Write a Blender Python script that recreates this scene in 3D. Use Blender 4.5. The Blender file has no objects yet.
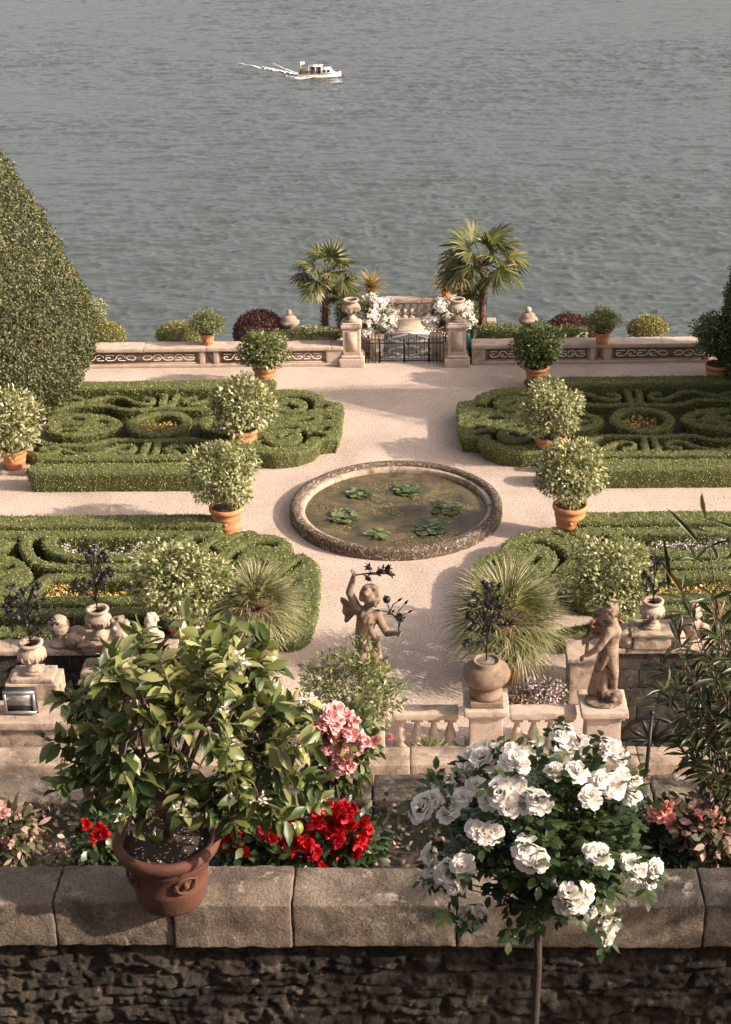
import bpy, math, random
import numpy as np
from mathutils import Matrix, Vector
rng = np.random.RandomState(7)
random.seed(7)
PI = math.pi
S = bpy.context.scene
C = S.collection
# ------------------------------------------------------------------ camera
CF, CP, CY, CR = 1604.0, math.radians(25.58), math.radians(2.18), -0.0229
EYE = np.array([0.55, 0.0, 17.0])
_F = np.array([-math.sin(CY)*math.cos(CP), math.cos(CY)*math.cos(CP), -math.sin(CP)])
_R = np.array([math.cos(CY), math.sin(CY), 0.0]); _U = np.cross(_R, _F)
R2 = math.cos(CR)*_R+math.sin(CR)*_U; U2 = -math.sin(CR)*_R+math.cos(CR)*_U
cam = bpy.data.cameras.new('camera'); co = bpy.data.objects.new('camera', cam); C.objects.link(co)
M4 = Matrix(((R2[0], U2[0], -_F[0], EYE[0]), (R2[1], U2[1], -_F[1], EYE[1]), (R2[2], U2[2], -_F[2], EYE[2]), (0, 0, 0, 1)))
co.matrix_world = M4
cam.sensor_fit = 'HORIZONTAL'; cam.sensor_width = 36; cam.lens = CF*36/731; cam.clip_end = 6000; cam.clip_start = .1
S.camera = co
def ray(x, y): return _F+R2*(x-365.5)/CF-U2*(y-512)/CF
def G(x, y, z=0.0):            # survey point at a known height
    d = ray(x, y); t = (z-EYE[2])/d[2]; p = EYE+t*d; return np.array([p[0], p[1], z])
def Vp(x, y, Y):               # survey point at a known distance
    d = ray(x, y); t = (Y-EYE[1])/d[1]; return EYE+t*d
def pxm(Y, z=0):               # pixels per metre there
    v = np.array([0, Y, z])-EYE; return CF/(v@_F)
# ------------------------------------------------------------------ mesh tools
class MB:
    def __init__(s): s.V = []; s.F = []; s.n = 0
    def add(s, V, F):
        V = np.asarray(V, float).reshape(-1, 3); s.V.append(V)
        if isinstance(F, np.ndarray): s.F.append(F+s.n)
        else:
            d = {}
            for f in F: d.setdefault(len(f), []).append(f)
            for k in d: s.F.append(np.array(d[k])+s.n)
        s.n += len(V); return s
    def box(s, x0, x1, y0, y1, z0, z1, rz=0, c=None):
        V = np.array([(x, y, z) for z in (z0, z1) for y in (y0, y1) for x in (x0, x1)], float)
        if rz:
            c0 = np.array(c if c is not None else ((x0+x1)/2, (y0+y1)/2, 0.)); D = V-c0
            V = c0+np.stack([D[:, 0]*math.cos(rz)-D[:, 1]*math.sin(rz), D[:, 0]*math.sin(rz)+D[:, 1]*math.cos(rz), D[:, 2]], 1)
        return s.add(V, [(0, 2, 3, 1), (4, 5, 7, 6), (0, 1, 5, 4), (2, 6, 7, 3), (0, 4, 6, 2), (1, 3, 7, 5)])
    def lathe(s, prof, c=(0, 0, 0), n=28, squash=1.0):
        prof = np.array(prof, float); m = len(prof); a = np.arange(n)*2*PI/n
        V = np.stack([prof[:, None, 0]*np.cos(a), prof[:, None, 0]*np.sin(a)*squash, np.repeat(prof[:, 1:2], n, 1)], 2).reshape(-1, 3)+np.array(c)
        i = np.arange(m-1)[:, None]*n; j = np.arange(n); k = (j+1) % n
        F = np.stack([i+j, i+k, i+n+k, i+n+j], 2).reshape(-1, 4)
        s.add(V, F); s.F.append(np.array([list(range(n))[::-1]])+s.n-len(V)); s.F.append(np.array([list(range((m-1)*n, m*n))])+s.n-len(V)); return s
    def tube(s, pts, r, n=8):
        P = np.array(pts, float); m = len(P); r = np.broadcast_to(np.array(r, float), (m,))
        T = np.gradient(P, axis=0); T /= np.linalg.norm(T, axis=1)[:, None]+1e-9
        u = np.cross(T[0], (0, 0, 1)); 
        if np.linalg.norm(u) < .1: u = np.cross(T[0], (1, 0, 0))
        V = []; a = np.arange(n)*2*PI/n
        for i in range(m):
            u = u-T[i]*(u@T[i]); u /= np.linalg.norm(u)+1e-9; w = np.cross(T[i], u)
            V.append(P[i]+r[i]*(np.cos(a)[:, None]*u+np.sin(a)[:, None]*w))
        i = np.arange(m-1)[:, None]*n; j = np.arange(n); k = (j+1) % n
        F = np.stack([i+j, i+k, i+n+k, i+n+j], 2).reshape(-1, 4); V = np.concatenate(V)
        s.add(V, F); s.F.append(np.array([list(range(n))[::-1]])+s.n-len(V)); s.F.append(np.array([list(range((m-1)*n, m*n))])+s.n-len(V)); return s
    def ball(s, c, r, nu=14, nv=9, rot=None):
        r = np.broadcast_to(np.array(r, float), (3,)); th = np.linspace(0.02, PI-.02, nv); a = np.arange(nu)*2*PI/nu
        V = np.stack([np.sin(th)[:, None]*np.cos(a), np.sin(th)[:, None]*np.sin(a), np.repeat(np.cos(th)[:, None], nu, 1)], 2).reshape(-1, 3)*r
        if rot is not None: V = V@rot.T
        V = V+np.array(c); i = np.arange(nv-1)[:, None]*nu; j = np.arange(nu); k = (j+1) % nu
        F = np.stack([i+j, i+nu+j, i+nu+k, i+k], 2).reshape(-1, 4)
        s.add(V, F); s.F.append(np.array([list(range(nu))])+s.n-len(V)); s.F.append(np.array([list(range((nv-1)*nu, nv*nu))[::-1]])+s.n-len(V)); return s
    def cap(s, a, b, ra, rb, n=12):
        a = np.array(a, float); b = np.array(b, float); d = b-a; L = np.linalg.norm(d)+1e-9; t = d/L
        P = [a-t*ra*.92, a-t*ra*.55]; r = [ra*.35, ra*.83]
        for k in range(5): P.append(a+d*k/4); r.append(ra+(rb-ra)*k/4)
        P += [b+t*rb*.55, b+t*rb*.92]; r += [rb*.83, rb*.35]
        P = np.array(P); u = np.cross(t, (0, 0, 1))
        if np.linalg.norm(u) < .1: u = np.cross(t, (1, 0, 0))
        u /= np.linalg.norm(u); w = np.cross(t, u); an = np.arange(n)*2*PI/n
        V = np.concatenate([P[i]+r[i]*(np.cos(an)[:, None]*u+np.sin(an)[:, None]*w) for i in range(len(P))])
        i = np.arange(len(P)-1)[:, None]*n; j = np.arange(n); k = (j+1) % n
        F = np.stack([i+j, i+k, i+n+k, i+n+j], 2).reshape(-1, 4)
        s.add(V, F); m = len(P); s.F.append(np.array([list(range(n))[::-1]])+s.n-len(V)); s.F.append(np.array([list(range((m-1)*n, m*n))])+s.n-len(V)); return s
    def build(s, name, mat, parent=None, smooth=False, loc=None):
        V = np.concatenate(s.V) if s.V else np.zeros((0, 3))
        me = bpy.data.meshes.new(name); me.vertices.add(len(V))
        org = np.zeros(3)
        if parent is not None: org = np.array(parent.get('_w', (0, 0, 0)))
        elif loc is not None: org = np.array(loc)
        me.vertices.foreach_set('co', (V-org).astype(np.float32).ravel())
        nl = sum(f.size for f in s.F); me.loops.add(nl); me.polygons.add(sum(len(f) for f in s.F))
        me.loops.foreach_set('vertex_index', np.concatenate([f.ravel() for f in s.F]).astype(np.int32))
        st = []; o = 0
        for f in s.F: st.append(o+np.arange(len(f))*f.shape[1]); o += f.size
        me.polygons.foreach_set('loop_start', np.concatenate(st).astype(np.int32))
        me.update(calc_edges=True); me.validate()
        if smooth: me.polygons.foreach_set('use_smooth', np.ones(len(me.polygons), bool))
        me.materials.append(mat)
        o = bpy.data.objects.new(name, me); C.objects.link(o)
        if parent is not None: o.parent = parent
        elif loc is not None: o.location = loc
        o['_w'] = [float(q) for q in org]
        return o
def tag(o, label=None, cat=None, group=None, kind=None):
    if label: o['label'] = label
    if cat: o['category'] = cat
    if group: o['group'] = group
    if kind: o['kind'] = kind
    return o
def thing(name, loc, label, cat, group=None):
    o = bpy.data.objects.new(name, None); C.objects.link(o); o.location = [float(q) for q in loc]; o.empty_display_size = .2
    o['_w'] = [float(q) for q in loc]
    return tag(o, label, cat, group)
def _h(i, j, k, s):
    n = (i*374761393+j*668265263+k*2147483647+s*974711) & 0xffffffff
    n = ((n ^ (n >> 13))*1274126177) & 0xffffffff
    return ((n ^ (n >> 16)) & 0xffff)/65535.0
def noise(P, sc=1.0, seed=0):
    P = np.asarray(P, float)*sc; I = np.floor(P).astype(np.int64); f = P-I; f = f*f*(3-2*f); r = 0
    for a in (0, 1):
        for b in (0, 1):
            for c in (0, 1):
                w = (f[..., 0] if a else 1-f[..., 0])*(f[..., 1] if b else 1-f[..., 1])*(f[..., 2] if c else 1-f[..., 2])
                r = r+w*_h(I[..., 0]+a, I[..., 1]+b, I[..., 2]+c, seed)
    return r*2-1
def stone(mb, x0, x1, y0, y1, z0, z1, r=.03, amp=.012, seg=.07, sc=9, seed=0):
    "a worn stone block: rounded box with noisy faces"
    lo = np.array([x0, y0, z0]); hi = np.array([x1, y1, z1]); c = (lo+hi)/2; h = (hi-lo)/2; allV = []; F = []; n = 0
    r = min(r, h.min()*.9)
    def lin(hh):
        k = max(2, min(60, int(2*hh/seg)))
        return np.concatenate([[-hh, -hh+r*.3, -hh+r], np.linspace(-hh+r, hh-r, k+1)[1:-1], [hh-r, hh-r*.3, hh]])
    for ax in range(3):
        u, v = (ax+1) % 3, (ax+2) % 3; A = lin(h[u]); B = lin(h[v])
        for sg in (-1, 1):
            UU, VV = np.meshgrid(A, B, indexing='ij'); P = np.zeros(UU.shape+(3,)); P[..., ax] = sg*h[ax]; P[..., u] = UU; P[..., v] = VV
            P = P.reshape(-1, 3); a, b = len(A), len(B); i = np.arange(a-1)[:, None]*b; j = np.arange(b-1)
            f = np.stack([i+j, i+b+j, i+b+j+1, i+j+1], 2).reshape(-1, 4)
            if sg < 0: f = f[:, ::-1]
            allV.append(P); F.append(f+n); n += len(P)
    P = np.concatenate(allV); F = np.concatenate(F)
    inn = np.clip(P, -(h-r), h-r); d = P-inn; L = np.linalg.norm(d, axis=1)[:, None]; N = d/np.maximum(L, 1e-9); P = inn+N*r
    Q = P+c; P = Q+N*(amp*(noise(Q, sc, seed)+.5*noise(Q, sc*2.7, seed+1)))[:, None]
    key = np.round(Q*2000).astype(np.int64); _, idx, inv = np.unique(key, axis=0, return_index=True, return_inverse=True); inv = inv.ravel()
    mb.add(P[idx], inv[F]); return mb
# leaf scattering
LEAF4 = (np.array([(0, 0, 0), (.45, .5, .08), (1, 0, 0), (.45, -.5, .08)]), np.array([(0, 3, 2, 1)]))
LEAF8 = (np.array([(0, 0, 0), (.25, .38, .05), (.3, 0, .02), (.25, -.38, .05), (.62, .45, 0), (.65, 0, -.03), (.62, -.45, 0), (1, 0, -.14)]),
         np.array([(0, 2, 1, 1), (0, 3, 2, 2), (1, 2, 5, 4), (2, 3, 6, 5), (4, 5, 7, 7), (5, 6, 7, 7)]))
BLADE = (np.array([(0, -.5, 0), (0, .5, 0), (.35, .42, .05), (.35, -.42, .05), (.7, .28, 0), (.7, -.28, 0), (1, 0, -.14)]),
         np.array([(0, 3, 2, 1), (3, 5, 4, 2), (5, 6, 4, 4)]))
def unit(a): return a/(np.linalg.norm(a, axis=-1, keepdims=True)+1e-9)
def scatter(mb, P, D, N, L, W, tpl=LEAF4):
    T, F = tpl; n = len(P)
    if n == 0: return mb
    D = unit(D); N = unit(N-D*np.sum(N*D, 1, keepdims=True)); B = np.cross(N, D)
    L = np.broadcast_to(L, (n,))[:, None, None]; W = np.broadcast_to(W, (n,))[:, None, None]
    V = P[:, None, :]+L*T[None, :, 0:1]*D[:, None, :]+W*T[None, :, 1:2]*B[:, None, :]+L*T[None, :, 2:3]*N[:, None, :]
    m = len(T); off = (np.arange(n)*m)[:, None]
    q = F[[len(set(f)) == 4 for f in F]]; t = F[[len(set(f)) == 3 for f in F]]; base = mb.n
    mb.V.append(V.reshape(-1, 3)); mb.n += n*m
    if len(q): mb.F.append((off[:, :, None]+q[None]).reshape(-1, 4)+base)
    if len(t):
        t3 = np.array([list(dict.fromkeys(f)) for f in t]); mb.F.append((off[:, :, None]+t3[None]).reshape(-1, 3)+base)
    return mb
def rdir(n): return unit(rng.normal(size=(n, 3)))
def crown_pts(c, R, n, lumps=14, lump=.42, fill=.25):
    c = np.array(c); R = np.broadcast_to(np.array(R, float), (3,)); d = rdir(lumps)
    # even out lump directions
    for _ in range(12):
        for i in range(lumps):
            v = d[i]-d; L = np.linalg.norm(v, axis=1)+1e-3; L[i] = 9; d[i] = unit(d[i]+.12*(v/L[:, None]**3).sum(0)/lumps*3)
    lc = d*(1-lump*.75)*rng.uniform(.86, 1.1, (lumps, 1)); k = rng.randint(lumps, size=n); o = rdir(n)
    s = lump*rng.uniform(.75, 1.2, lumps)[k]; P = lc[k]+o*(s*rng.uniform(.45, 1.05, n)**.6)[:, None]
    f = rng.rand(n) < fill; P[f] = rdir(int(f.sum()))*(rng.rand(int(f.sum()))**.4*.8)[:, None]
    out = unit(unit(P)+.7*o); return c+P*R, out
def foliage(c, R, n, L, W, tpl=LEAF4, **k):
    mb = MB(); P, O = crown_pts(c, R, n, **k)
    D = unit(O+rng.normal(size=(n, 3))*.75+np.array([0, 0, -.1])); N = unit(O*.6+np.array([0, 0, .8])+rng.normal(size=(n, 3))*.55)
    scatter(mb, P, D, N, L*rng.uniform(.7, 1.25, n), W*rng.uniform(.7, 1.25, n), tpl); return mb
# ------------------------------------------------------------------ materials
def newmat(name):
    m = bpy.data.materials.new(name); m.use_nodes = True; nt = m.node_tree; nt.nodes.clear()
    out = nt.nodes.new('ShaderNodeOutputMaterial'); b = nt.nodes.new('ShaderNodeBsdfPrincipled'); nt.links.new(b.outputs[0], out.inputs[0]); return m, nt, b, out
def ramp(nt, fac, cols):
    r = nt.nodes.new('ShaderNodeValToRGB'); e = r.color_ramp.elements
    while len(e) < len(cols): e.new(.5)
    for i, (p, c) in enumerate(cols): e[i].position = p; e[i].color = (*c, 1)
    nt.links.new(fac, r.inputs[0]); return r.outputs[0]
def ntex(nt, scale, detail=6, rough=.6, co=None, dist=0):
    n = nt.nodes.new('ShaderNodeTexNoise'); n.inputs['Scale'].default_value = scale; n.inputs['Detail'].default_value = detail; n.inputs['Roughness'].default_value = rough; n.inputs['Distortion'].default_value = dist
    if co is not None: nt.links.new(co, n.inputs['Vector'])
    return n.outputs[0]
def mix(nt, f, a, b, mode='MIX'):
    m = nt.nodes.new('ShaderNodeMix'); m.data_type = 'RGBA'; m.blend_type = mode
    for s, v in ((m.inputs[0], f), (m.inputs[6], a), (m.inputs[7], b)):
        if isinstance(v, (int, float)): s.default_value = v
        elif isinstance(v, tuple): s.default_value = (*v, 1)
        else: nt.links.new(v, s)
    return m.outputs[2]
def coords(nt, scale=(1, 1, 1)):
    g = nt.nodes.new('ShaderNodeNewGeometry'); m = nt.nodes.new('ShaderNodeMapping'); m.inputs['Scale'].default_value = scale; nt.links.new(g.outputs['Position'], m.inputs[0]); return m.outputs[0]
def bump(nt, b, h, st=.5, d=.02):
    n = nt.nodes.new('ShaderNodeBump'); n.inputs['Strength'].default_value = st; n.inputs['Distance'].default_value = d; nt.links.new(h, n.inputs['Height']); nt.links.new(n.outputs[0], b.inputs['Normal'])
def stone_mat(name, c1, c2, dark, lich=None, sc=6, rough=.9, bs=.6, dk=(.52, .68), grain=1.0):
    m, nt, b, o = newmat(name); co = coords(nt)
    col = ramp(nt, ntex(nt, sc, 8, .65, co), [(.3, c2), (.62, c1)])
    st = ramp(nt, ntex(nt, sc*.45, 9, .72, co, .6), [(dk[0], (0, 0, 0)), (dk[1], (1, 1, 1))])
    col = mix(nt, st, col, dark)
    if lich:
        lf = ramp(nt, ntex(nt, sc*2.1, 6, .7, co, .3), [(.58, (0, 0, 0)), (.66, (1, 1, 1))]); col = mix(nt, lf, col, lich)
    g = ramp(nt, ntex(nt, 90, 3, .6, co), [(.3, (1-.45*grain,)*3), (.7, (1+.15*grain,)*3)]); col = mix(nt, 1.0, col, g, 'MULTIPLY')
    nt.links.new(col, b.inputs['Base Color']); b.inputs['Roughness'].default_value = rough
    bump(nt, b, ntex(nt, 45, 8, .7, co), bs, .02); return m
def leaf_mat(name, cols, rough=.45, trans=.25, tcol=None, spec=.4, patch=0):
    m, nt, b, out = newmat(name); g = nt.nodes.new('ShaderNodeNewGeometry'); fac = g.outputs['Random Per Island']
    if patch:
        a = nt.nodes.new('ShaderNodeMath'); a.operation = 'MULTIPLY_ADD'; nt.links.new(ntex(nt, 1.7, 7, .7, coords(nt)), a.inputs[0]); a.inputs[1].default_value = patch*2; a.inputs[2].default_value = -patch
        a2 = nt.nodes.new('ShaderNodeMath'); a2.operation = 'ADD'; a2.use_clamp = True; nt.links.new(a.outputs[0], a2.inputs[0]); nt.links.new(fac, a2.inputs[1]); fac = a2.outputs[0]
    col = ramp(nt, fac, cols); nt.links.new(col, b.inputs['Base Color']); b.inputs['Roughness'].default_value = rough; b.inputs['Specular IOR Level'].default_value = spec
    if trans:
        t = nt.nodes.new('ShaderNodeBsdfTranslucent'); nt.links.new(mix(nt, 1.0, col, tcol or (1.1, 1.15, .55), 'MULTIPLY'), t.inputs[0])
        x = nt.nodes.new('ShaderNodeMixShader'); x.inputs[0].default_value = trans; nt.links.new(b.outputs[0], x.inputs[1]); nt.links.new(t.outputs[0], x.inputs[2]); nt.links.new(x.outputs[0], out.inputs[0])
    return m
def plain(name, c, rough=.6, metal=0, var=.25, sc=12, bs=.15):
    m, nt, b, o = newmat(name); co = coords(nt)
    col = ramp(nt, ntex(nt, sc, 6, .6, co), [(.3, tuple(q*(1-var) for q in c)), (.7, tuple(q*(1+var) for q in c))])
    nt.links.new(col, b.inputs['Base Color']); b.inputs['Roughness'].default_value = rough; b.inputs['Metallic'].default_value = metal
    if bs: bump(nt, b, ntex(nt, sc*4, 4, .6, co), bs, .01)
    return m
M = {}
M['gravel'] = None
m, nt, b, o = newmat('gravel'); co_ = coords(nt)
base = ramp(nt, ntex(nt, .45, 9, .68, co_, .5), [(.3, (.39, .305, .25)), (.5, (.49, .39, .325)), (.72, (.56, .455, .385))])
peb = ramp(nt, ntex(nt, 22, 4, .75, co_), [(.34, (.45, .43, .41)), (.5, (.95, .95, .95)), (.68, (1.3, 1.28, 1.24))])
nt.links.new(mix(nt, 1.0, base, peb, 'MULTIPLY'), b.inputs['Base Color']); b.inputs['Roughness'].default_value = .95; bump(nt, b, ntex(nt, 26, 5, .8, co_), .8, .03); M['gravel'] = m
M['soil'] = plain('soil', (.045, .032, .02), .95, var=.5, sc=20, bs=.8)
M['marble'] = stone_mat('pale_stone', (.56, .44, .355), (.42, .32, .25), (.20, .15, .11), sc=4, dk=(.55, .72))
M['marble2'] = stone_mat('weathered_stone', (.46, .35, .27), (.30, .22, .165), (.10, .075, .05), lich=(.5, .42, .33), sc=5, dk=(.5, .64))
M['statue'] = stone_mat('statue_stone', (.31, .215, .15), (.18, .122, .085), (.055, .04, .028), sc=6, dk=(.49, .58), bs=.7)
M['urnstone'] = stone_mat('brown_urn_stone', (.26, .18, .125), (.17, .118, .08), (.13, .09, .06), sc=5, bs=.3)
M['sandstone'] = stone_mat('worn_sandstone', (.40, .30, .225), (.27, .2, .145), (.11, .08, .055), lich=(.46, .37, .28), sc=3, dk=(.49, .64))
M['granite'] = stone_mat('granite', (.28, .215, .16), (.175, .135, .10), (.05, .04, .03), lich=(.38, .32, .25), sc=3.4, dk=(.46, .62), grain=1.3, bs=.9)
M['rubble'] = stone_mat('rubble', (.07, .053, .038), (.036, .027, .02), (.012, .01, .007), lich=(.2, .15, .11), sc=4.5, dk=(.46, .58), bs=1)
M['terracotta'] = stone_mat('terracotta', (.56, .23, .095), (.44, .17, .07), (.3, .14, .08), sc=5, rough=.8, bs=.2, grain=.4)
M['terracotta_dark'] = stone_mat('old_terracotta', (.125, .044, .025), (.09, .033, .02), (.055, .026, .018), sc=5, rough=.75, bs=.25, grain=.4)
M['iron'] = plain('iron', (.02, .018, .017), .5, .6)
M['bark'] = plain('bark', (.12, .08, .055), .9, var=.5, sc=30, bs=.8)
M['darkbark'] = plain('dark_bark', (.035, .025, .018), .85, var=.4, sc=40, bs=.6)
M['palmbark'] = plain('palm_bark', (.17, .095, .06), .95, var=.5, sc=25, bs=1)
M['box'] = leaf_mat('box_hedge_leaf', [(0, (.08, .10, .025)), (.4, (.18, .195, .052)), (.8, (.29, .29, .085)), (1, (.42, .39, .15))], .6, .2, patch=.55)
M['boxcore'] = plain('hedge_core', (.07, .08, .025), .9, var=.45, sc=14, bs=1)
M['cone'] = leaf_mat('clipped_tree_leaf', [(0, (.04, .047, .016)), (.5, (.085, .092, .032)), (.9, (.13, .132, .05)), (.98, (.17, .15, .075)), (1, (.25, .15, .09))], .55, .15, patch=.4)
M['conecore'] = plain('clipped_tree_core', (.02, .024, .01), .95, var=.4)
M['pale'] = leaf_mat('pale_leaf', [(0, (.10, .115, .035)), (.4, (.20, .215, .085)), (.75, (.38, .37, .2)), (1, (.52, .48, .32))], .45, .25)
M['mid'] = leaf_mat('mid_leaf', [(0, (.065, .085, .025)), (.5, (.135, .155, .05)), (.85, (.26, .27, .12)), (1, (.36, .35, .2))], .4, .25)
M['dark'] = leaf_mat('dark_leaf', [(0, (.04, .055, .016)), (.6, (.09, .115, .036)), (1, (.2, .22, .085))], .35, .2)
M['red_leaf'] = leaf_mat('purple_leaf', [(0, (.035, .012, .012)), (.6, (.085, .025, .022)), (1, (.15, .05, .035))], .5, .2)
M['yellow_leaf'] = leaf_mat('yellow_green_leaf', [(0, (.12, .12, .03)), (.6, (.3, .27, .09)), (1, (.45, .38, .17))], .5, .25)
M['palm'] = leaf_mat('palm_leaf', [(0, (.04, .055, .018)), (.5, (.09, .105, .034)), (.85, (.18, .18, .065)), (1, (.34, .26, .1))], .4, .3)
M['fanpalm'] = leaf_mat('fan_palm_leaf', [(0, (.09, .10, .04)), (.45, (.2, .2, .09)), (.8, (.36, .33, .19)), (1, (.52, .46, .3))], .4, .25)
M['yucca'] = leaf_mat('yucca_leaf', [(0, (.2, .15, .04)), (.6, (.42, .3, .1)), (1, (.55, .42, .2))], .4, .3)
M['lemon'] = leaf_mat('lemon_leaf', [(0, (.03, .05, .015)), (.45, (.07, .10, .028)), (.8, (.14, .165, .052)), (1, (.26, .26, .10))], .42, .25, spec=.4)
M['lemon_new'] = leaf_mat('young_lemon_leaf', [(0, (.12, .15, .045)), (.6, (.24, .25, .09)), (1, (.36, .33, .15))], .32, .3, spec=.5)
M['rose_leaf'] = leaf_mat('rose_leaf', [(0, (.016, .032, .012)), (.6, (.035, .06, .02)), (1, (.075, .10, .035))], .35, .2)
M['oleander'] = leaf_mat('oleander_leaf', [(0, (.022, .035, .014)), (.6, (.06, .075, .028)), (.9, (.13, .14, .06)), (.96, (.22, .1, .05)), (1, (.3, .17, .1))], .35, .2)
M['white_petal'] = leaf_mat('white_petal', [(0, (.86, .82, .77)), (1, (.95, .92, .88))], .6, .35, tcol=(1, .95, .88))
M['red_petal'] = leaf_mat('red_petal', [(0, (.36, .004, .008)), (1, (.75, .014, .022))], .5, .25, tcol=(1, .6, .6))
M['pink_petal'] = leaf_mat('pink_petal', [(0, (.75, .33, .33)), (1, (.92, .66, .62))], .5, .25, tcol=(1, .8, .8))
M['salmon_petal'] = leaf_mat('salmon_petal', [(0, (.7, .24, .19)), (1, (.9, .48, .4))], .5, .25, tcol=(1, .8, .8))
M['blossom'] = leaf_mat('blossom', [(0, (.6, .48, .42)), (1, (.85, .78, .7))], .5, .3, tcol=(1, .95, .9))
M['bedwhite'] = leaf_mat('bed_white', [(0, (.04, .05, .02)), (.45, (.09, .1, .04)), (.55, (.5, .45, .4)), (1, (.8, .74, .68))], .5, .2, tcol=(1, 1, .9))
M['bedyellow'] = leaf_mat('bed_yellow', [(0, (.05, .05, .02)), (.35, (.14, .12, .04)), (.5, (.5, .33, .06)), (1, (.75, .55, .22))], .5, .2, tcol=(1, .9, .6))
M['bedmix'] = leaf_mat('bed_mixed', [(0, (.03, .035, .015)), (.5, (.09, .085, .04)), (.72, (.2, .15, .1)), (.86, (.35, .22, .17)), (1, (.6, .4, .34))], .6, .2, tcol=(1, .9, .7))
M['bedpurple'] = leaf_mat('bed_lilac', [(0, (.06, .06, .03)), (.4, (.14, .1, .07)), (.6, (.4, .3, .3)), (1, (.7, .62, .6))], .5, .2, tcol=(1, .9, .9))
M['lemonfruit'] = plain('green_lemon', (.16, .19, .04), .4, var=.15, sc=30)
M['white_paint'] = plain('white_paint', (.78, .76, .72), .4, var=.05)
M['white_mosaic'] = plain('white_pebbles', (.8, .72, .64), .8, var=.2, sc=30)
M['brown_mosaic'] = plain('dark_pebbles', (.15, .105, .075), .9, var=.5, sc=25, bs=1)
M['grey_mosaic'] = plain('grey_pebbles', (.36, .31, .26), .9, var=.25, sc=25, bs=1)
M['wood'] = plain('varnished_wood', (.2, .08, .035), .4)
M['glass'] = plain('dark_glass', (.03, .035, .04), .08, var=.1, bs=0)
M['foam'] = plain('foam', (.7, .69, .67), .8, var=.1, sc=3, bs=.8)
M['lamp_body'] = plain('lamp_body', (.03, .03, .03), .5)
M['lamp_frame'] = plain('lamp_frame', (.35, .34, .32), .35, .7)
M['lily'] = leaf_mat('lily_leaf', [(0, (.03, .045, .015)), (.6, (.08, .11, .04)), (1, (.2, .22, .1))], .3, .1)
M['cloth'] = plain('dark_jacket', (.05, .06, .09), .8)
M['skin'] = plain('skin', (.5, .3, .2), .6, var=.05)
# rim of the basin: pebble mosaic, brown and cream specks
m, nt, b, o = newmat('pebble_rim'); co_ = coords(nt)
vo = nt.nodes.new('ShaderNodeTexVoronoi'); vo.inputs['Scale'].default_value = 30; nt.links.new(co_, vo.inputs['Vector'])
sep = nt.nodes.new('ShaderNodeSeparateColor'); nt.links.new(vo.outputs['Color'], sep.inputs[0])
nt.links.new(ramp(nt, sep.outputs[0], [(0, (.03, .022, .015)), (.6, (.08, .055, .037)), (.88, (.15, .11, .075)), (1, (.34, .26, .19))]), b.inputs['Base Color']); b.inputs['Roughness'].default_value = .85; bump(nt, b, vo.outputs[0], .8, .02); M['rim'] = m
# lake
m, nt, b, o = newmat('lake_water')
b.inputs['Base Color'].default_value = (.061, .073, .069, 1); b.inputs['Roughness'].default_value = .07; b.inputs['IOR'].default_value = 1.45
c1 = coords(nt, (.32, .75, 1)); c2 = coords(nt, (.05, .11, 1)); c3 = coords(nt, (1.3, 2.6, 1))
def mth(nt, op, a, b_, c=None):
    n = nt.nodes.new('ShaderNodeMath'); n.operation = op
    for s, v in zip(n.inputs, (a, b_, c)):
        if v is None: continue
        if isinstance(v, (int, float)): s.default_value = v
        else: nt.links.new(v, s)
    return n.outputs[0]
h = mth(nt, 'ADD', mth(nt, 'MULTIPLY', ntex(nt, 1, 4, .55, c1, .4), 1.0), mth(nt, 'MULTIPLY', ntex(nt, 1, 3, .5, c2, .5), 1.6))
h = mth(nt, 'ADD', h, mth(nt, 'MULTIPLY', ntex(nt, 1, 3, .6, c3), .28))
bp = nt.nodes.new('ShaderNodeBump'); bp.inputs['Strength'].default_value = 1; bp.inputs['Distance'].default_value = .12; nt.links.new(h, bp.inputs['Height']); nt.links.new(bp.outputs[0], b.inputs['Normal']); M['lake'] = m
# pond water
m, nt, b, out = newmat('pond_water'); co_ = coords(nt)
gl = nt.nodes.new('ShaderNodeBsdfGlossy'); gl.inputs['Roughness'].default_value = .04; tr = nt.nodes.new('ShaderNodeBsdfTransparent'); tr.inputs[0].default_value = (.62, .6, .42, 1)
df = nt.nodes.new('ShaderNodeBsdfDiffuse'); nt.links.new(ramp(nt, ntex(nt, 1.6, 7, .65, co_, .8), [(.36, (.09, .085, .045)), (.52, (.25, .19, .095)), (.68, (.42, .32, .17))]), df.inputs[0])
x1 = nt.nodes.new('ShaderNodeMixShader'); x1.inputs[0].default_value = .35; nt.links.new(tr.outputs[0], x1.inputs[1]); nt.links.new(df.outputs[0], x1.inputs[2])
fr = nt.nodes.new('ShaderNodeFresnel'); fr.inputs[0].default_value = 1.33; x2 = nt.nodes.new('ShaderNodeMixShader'); nt.links.new(fr.outputs[0], x2.inputs[0]); nt.links.new(x1.outputs[0], x2.inputs[1]); nt.links.new(gl.outputs[0], x2.inputs[2]); nt.links.new(x2.outputs[0], out.inputs[0])
bp = nt.nodes.new('ShaderNodeBump'); bp.inputs['Strength'].default_value = .25; bp.inputs['Distance'].default_value = .01; nt.links.new(ntex(nt, 4, 3, .5, co_), bp.inputs['Height']); nt.links.new(bp.outputs[0], gl.inputs['Normal']); M['pond'] = m
nt.nodes.remove(b)
M['pondfloor'] = stone_mat('pond_floor', (.30, .225, .12), (.2, .16, .08), (.09, .085, .045), sc=1.2, dk=(.45, .7), bs=.2, grain=.3)

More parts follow.
